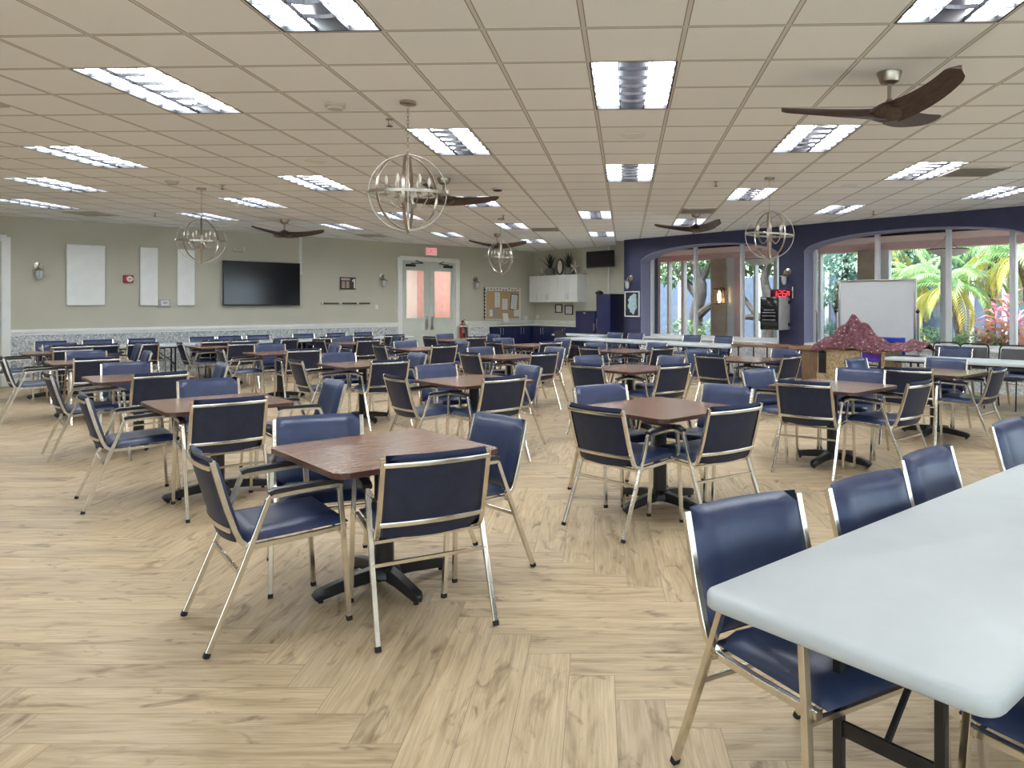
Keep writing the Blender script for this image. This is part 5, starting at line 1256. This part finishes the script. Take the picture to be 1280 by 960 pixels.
# red clock
p = onS(976.5, SD - .06); z = zat(367, p.y)
t = thing('led_clock', 'red LED clock above the equipment cabinet', 'clock', (p.x, p.y, z - .0), -PI / 4)
mb = MB(); mb.box((0, 0, 0), (.50, .06, .185), bevel=.01); mb.build('housing', M['black'], t)
mb = MB(); mb.box((0, -.031, 0), (.47, .004, .155)); mb.build('display_panel', M['leddark'], t, smooth=0)
SEG = {'1': 'bc', '2': 'abged', '6': 'afgedc', 'A': 'abcefg'}
def seg_digit(ch, x, w_, h_):
    mb = MB(); th = .007
    P = {'a': ((0, h_ / 2), (w_, th)), 'g': ((0, 0), (w_, th)), 'd': ((0, -h_ / 2), (w_, th)), 'b': ((w_ / 2, h_ / 4), (th, h_ / 2)), 'c': ((w_ / 2, -h_ / 4), (th, h_ / 2)), 'f': ((-w_ / 2, h_ / 4), (th, h_ / 2)), 'e': ((-w_ / 2, -h_ / 4), (th, h_ / 2))}
    for s in SEG[ch]:
        (cx, cz), (sx, sz) = P[s]; mb.box((x + cx + cz * .1, -.035, cz), (sx + .006, .005, sz + .004))
    return mb.build('digit', M['ledred'], t, smooth=0)
seg_digit('1', -.13, .065, .115); seg_digit('2', -.015, .068, .115); seg_digit('6', .09, .068, .115); seg_digit('A', .185, .05, .09)
mb = MB()
for zz in (-.025, .025): mb.box((-.072, -.035, zz), (.012, .005, .014))
mb.build('colon', M['ledred'], t, smooth=0)
mb = MB(); mb.box((.27, .0, .02), (.012, .02, .24)); mb.build('cord_clip', M['whitepl'], t, smooth=0)
# equipment cabinet with its glazed front swung away from the wall
pa = onS(956, SD - .62); pc = onS(981, SD - .40)
p = onS(978, SD); z0, z1 = zat(410, p.y) - .03, zat(371, p.y); H = z1 - z0
t = thing('equipment_cabinet', 'wall equipment cabinet with black glazed front and grey side', 'cabinet', (p.x, p.y, z0), -PI / 4)
wf = .44; dp = .42
mb = MB(); mb.box((-.06, -dp / 2, H / 2), (wf, dp, H), bevel=.008); mb.build('body', M['black'], t)
mb = MB(); mb.box((-.06, -dp - .008, H / 2), (wf - .02, .014, H - .03), bevel=.004); mb.build('glazed_front', M['screen'], t)
mb = MB()
for k in range(8): mb.box((-.16 + k * .03, -dp - .018, H * .60), (.02, .005, .022))
for zz in (.52, .42, .30): mb.box((-.06, -dp - .017, H * zz), (wf * .7, .004, .012))
mb.build('rack_gear', M['print'], t, smooth=0)
mb = MB(); mb.box((wf / 2 - .06 + .012, -dp / 2, H / 2), (.022, dp, H), bevel=.006); sd_ = mb.build('side_panel', M['rackdoor'], t)
mb = MB()
for zz in (.16, .84): mb.box((wf / 2 - .06 + .03, -.05, H * zz), (.02, .06, .07), bevel=.006)
mb.build('hinge', M['black'], sd_)
mb = MB(); mb.tube([(.10, -.02, 0), (.10, -.015, -.25), (.06, -.01, -.55)], .006, 6); mb.build('power_cord', M['black'], t)

# ------------------------------------------------------------------ whiteboard, wooden counter, chipboard counter, cloth
p = onS(1095, 17.25); zt, zb = zat(350.5, p.y), zat(430, p.y)
t = thing('rolling_whiteboard', 'large blank whiteboard on a stand in front of the right window', 'whiteboard', (p.x, p.y, 0), -PI / 4)
w_ = (onS(1142, 17.25) - onS(1048, 17.25)).length
mb = MB(); mb.box((0, 0, (zt + zb) / 2), (w_ - .03, .02, zt - zb - .03)); mb.build('board_face', M['wb'], t, smooth=0)
mb = MB()
for x, z, a, b in ((-w_ / 2, (zt + zb) / 2, .035, zt - zb + .03), (w_ / 2, (zt + zb) / 2, .035, zt - zb + .03), (0, zt, w_, .035), (0, zb, w_, .035)): mb.box((x, 0, z), (a, .04, b), bevel=.006)
mb.box((0, -.05, zb - .01), (w_ * .9, .07, .015)); mb.build('board_frame', M['alu'], t, smooth=30)
for s in (-1, 1):
    x = s * (w_ / 2 + .055); mb = MB(); mb.tube([(x, 0, .09), (x, 0, 1.45)], .018, square=True); mb.tube([(x, -.30, .09), (x, .30, .09)], .018, square=True); mb.build('stand_leg', M['alu'], t, smooth=30)
    mb = MB(); mb.ball((x, -.03, 1.42), .032); mb.tube([(x, -.03, 1.42), (s * w_ / 2, 0, 1.42)], .01, 6); mb.build('knob', M['black'], t)
    for y in (-.29, .29): mb = MB(); mb.lathe([(.001, -.012), (.038, -.012), (.038, .012), (.001, .012)], 14, (x, y, .04), Euler((0, PI / 2, 0)).to_matrix().to_4x4()); mb.build('caster', M['black'], t)
# wooden counter beyond the white tables
p = onS(914, 16.45); q = onS(1024, 16.45); L = (q - p).length; c = (p + q) / 2
t = thing('wooden_counter', 'brown wooden counter with honey edge left of the red cloth', 'counter', (c.x, c.y, 0), -PI / 4)
mb = MB(); mb.box((0, .32, .765), (L, .66, .045), bevel=.008); mb.build('top', M['walnut'], t)
mb = MB(); mb.box((L * .34, -.012, .765), (L * .32, .02, .05), bevel=.004); mb.build('honey_edge', M['honey'], t)
mb = MB(); mb.box((L / 2 - .18, .32, .37), (.34, .60, .74), bevel=.004); mb.build('pedestal', M['medwood'], t)
for y in (.06, .58):
    mb = MB(); mb.tube([(-L / 2 + .12, y, .745), (-L / 2 + .12, y, .004)], .014, 10); mb.build('leg', M['black'], t)
    mb = MB(); mb.tube([(-L / 2 + .75, y, .745), (-L / 2 + .75, y, .004)], .014, 10); mb.build('leg', M['black'], t)
mb = MB(); mb.tube([(-L / 2 + .12, .06, .35), (-L / 2 + .75, .06, .35)], .010, 8); mb.build('brace', M['black'], t)
# chipboard counter
p = onS(1021, 15.75); q = onS(1107, 15.75); L = (q - p).length; c = (p + q) / 2; HT = .80
t = thing('chipboard_counter', 'raw chipboard counter under the heaped red cloth', 'counter', (c.x, c.y, 0), -PI / 4)
mb = MB(); mb.box((-L * .10, .0, HT / 2), (L * .50, .022, HT - .02)); mb.box((-L * .42, 0, .20), (L * .16, .022, .40)); mb.box((L * .47, 0, HT / 2), (.06, .022, HT - .02)); mb.box((L * .3, 0, .14), (L * .36, .022, .28)); mb.build('front_panel', M['osb'], t, smooth=0)
mb = MB(); mb.box((0, .30, HT - .01), (L, .62, .02)); mb.build('top', M['osb'], t, smooth=0)
for s in (-1, 1): mb = MB(); mb.box((s * (L / 2 - .012), .31, HT / 2), (.022, .60, HT - .02)); mb.build('end_panel', M['osb'], t, smooth=0)
cloc = Matrix.Translation((c.x, c.y, 0)) @ Matrix.Rotation(-PI / 4, 4, 'Z')
def at_counter(x, y, z): return cloc @ Vector((x, y, z))
q_ = at_counter(-L * .425, .10, .40); t = thing('waste_bin', 'black plastic bin set in the left opening of the chipboard counter', 'bin', q_, -PI / 4)
mb = MB(); mb.box((0, -.0, .165), (.20, .17, .33), bevel=.015); mb.build('body', M['black'], t)
mb = MB(); mb.box((0, -.0, .345), (.215, .18, .03), bevel=.01); mb.build('rim', M['black'], t)
mb = MB(); mb.box((.09, -.05, .372), (.11, .06, .05), bevel=.015); mb.build('liner_bag', M['paper'], t)
q_ = at_counter(L * .3, .09, .283); t = thing('printed_crate', 'black and purple crate lettered SAPPHIRE in the chipboard counter', 'crate', q_, -PI / 4)
mb = MB(); mb.box((0, 0, .25), (.30, .17, .50), bevel=.006); mb.build('body', M['black'], t)
mb = MB(); mb.box((0, -.087, .425), (.29, .004, .12)); mb.build('purple_print', M['purple'], t, smooth=0)
text_mesh('SAPPHIRE', .068, M['paper'], 'lettering', t, (0, -.089, .325), (PI / 2, 0, 0), .001, .85)
mb = MB(); mb.box((.02, -.088, .275), (.16, .003, .012)); mb.build('small_print', M['greypl'], t, smooth=0)
# cloth heaped over the counter
def cloth():
    rg = random.Random(5); L2 = L + .62; nx, ny = 90, 34; vs = []
    for i in range(nx + 1):
        for j in range(ny + 1):
            x = -L / 2 - .06 + L2 * i / nx; v_ = j / ny; y = -.05 + .62 * v_
            pk = x + L / 2 - .50; py_ = y - .25
            d = math.hypot(pk * (1.0 if pk < 0 else .85), py_ * 1.3); ang = math.atan2(py_, pk)
            tent = max(0, .40 - .80 * d * (1 + .12 * math.cos(5 * ang + 1))) if d < .55 else 0
            tent = .42 * max(0, 1 - (d / .66)) ** 1.75 * (1 + .35 * math.cos(6 * ang + .7) * min(1, d * 3))
            fold = .034 * math.sin(7 * x + 4.5 * y) + .028 * abs(math.sin(11 * x - 8 * y + 1.3)) + .018 * math.sin(26 * x + 12 * y)
            edge = max(0, 1 - min(v_ / .14, (1 - v_) / .14)); ex = max(0, 1 - min(i / nx / .05, (1 - i / nx) / .05))
            hump = .06 * math.sin(PI * v_) + (.02 * math.sin(PI * min(1, max(0, (x - L / 2 - .12) / .42))) * math.sin(PI * v_) if x > L / 2 + .1 else 0)
            z = HT + .045 + tent + fold * (.6 + .4 * math.sin(PI * v_)) + hump - .10 * edge ** 1.3 * (1 if x < L / 2 - .02 else .3) - .03 * ex
            if x > L / 2 - .05: z = max(z, HT + .016)
            if y > .0: z = max(z, HT + .014)
            vs.append((x, y - .015 * math.sin(9 * x) * (1 - v_) - .03 * edge * (v_ < .5), z))
    k = ny + 1; fs = [(i * k + j, (i + 1) * k + j, (i + 1) * k + j + 1, i * k + j + 1) for i in range(nx) for j in range(ny)]
    mb = MB(); mb.add(vs, fs); o = mb.build('draped_cloth', M['cloth'], None, smooth=80, loc=(c.x, c.y, 0), rot=(0, 0, -PI / 4))
    md = o.modifiers.new('thickness', 'SOLIDIFY'); md.thickness = .008; md.offset = 1
    tag(o, 'dusky red patterned cloth heaped in a peak over the chipboard counter', 'cloth')
cloth()
# bright blue chair
p = onS(1116, 16.75); t = thing('blue_chair', 'bright blue chair whose back shows behind the red cloth', 'chair', (p.x, p.y, 0), -PI / 4)
mb = MB(); mb.box((0, -.02, .85), (.42, .04, .30), bevel=.018, seg=3); mb.build('backrest', M['bluepl'], t)
mb = MB(); mb.box((0, .22, .45), (.46, .42, .05), bevel=.02); mb.build('seat', M['bluepl'], t)
for s in (-1, 1):
    for y, dy, zt_ in ((0, -.05, .78), (.38, .05, .44)): mb = MB(); mb.tube([(s * .2, y, zt_), (s * .215, y + dy, .004)], .011, 8); mb.build('leg', M['steel'], t)
# thin pole by the second window
p = onS(1021, SD - .35); t = thing('floor_pole', 'thin dark pole standing by the second window frame', 'pole', (p.x, p.y, 0))
mb = MB(); mb.tube([(0, 0, .02), (0, 0, 1.38)], .010, 8); mb.build('shaft', M['black'], t)
mb = MB(); mb.lathe([(.12, 0), (.12, .012), (.02, .03)], 20); mb.build('base', M['black'], t)
mb = MB(); mb.ball((0, 0, 1.40), .025); mb.build('tip', M['steel'], t)
# end
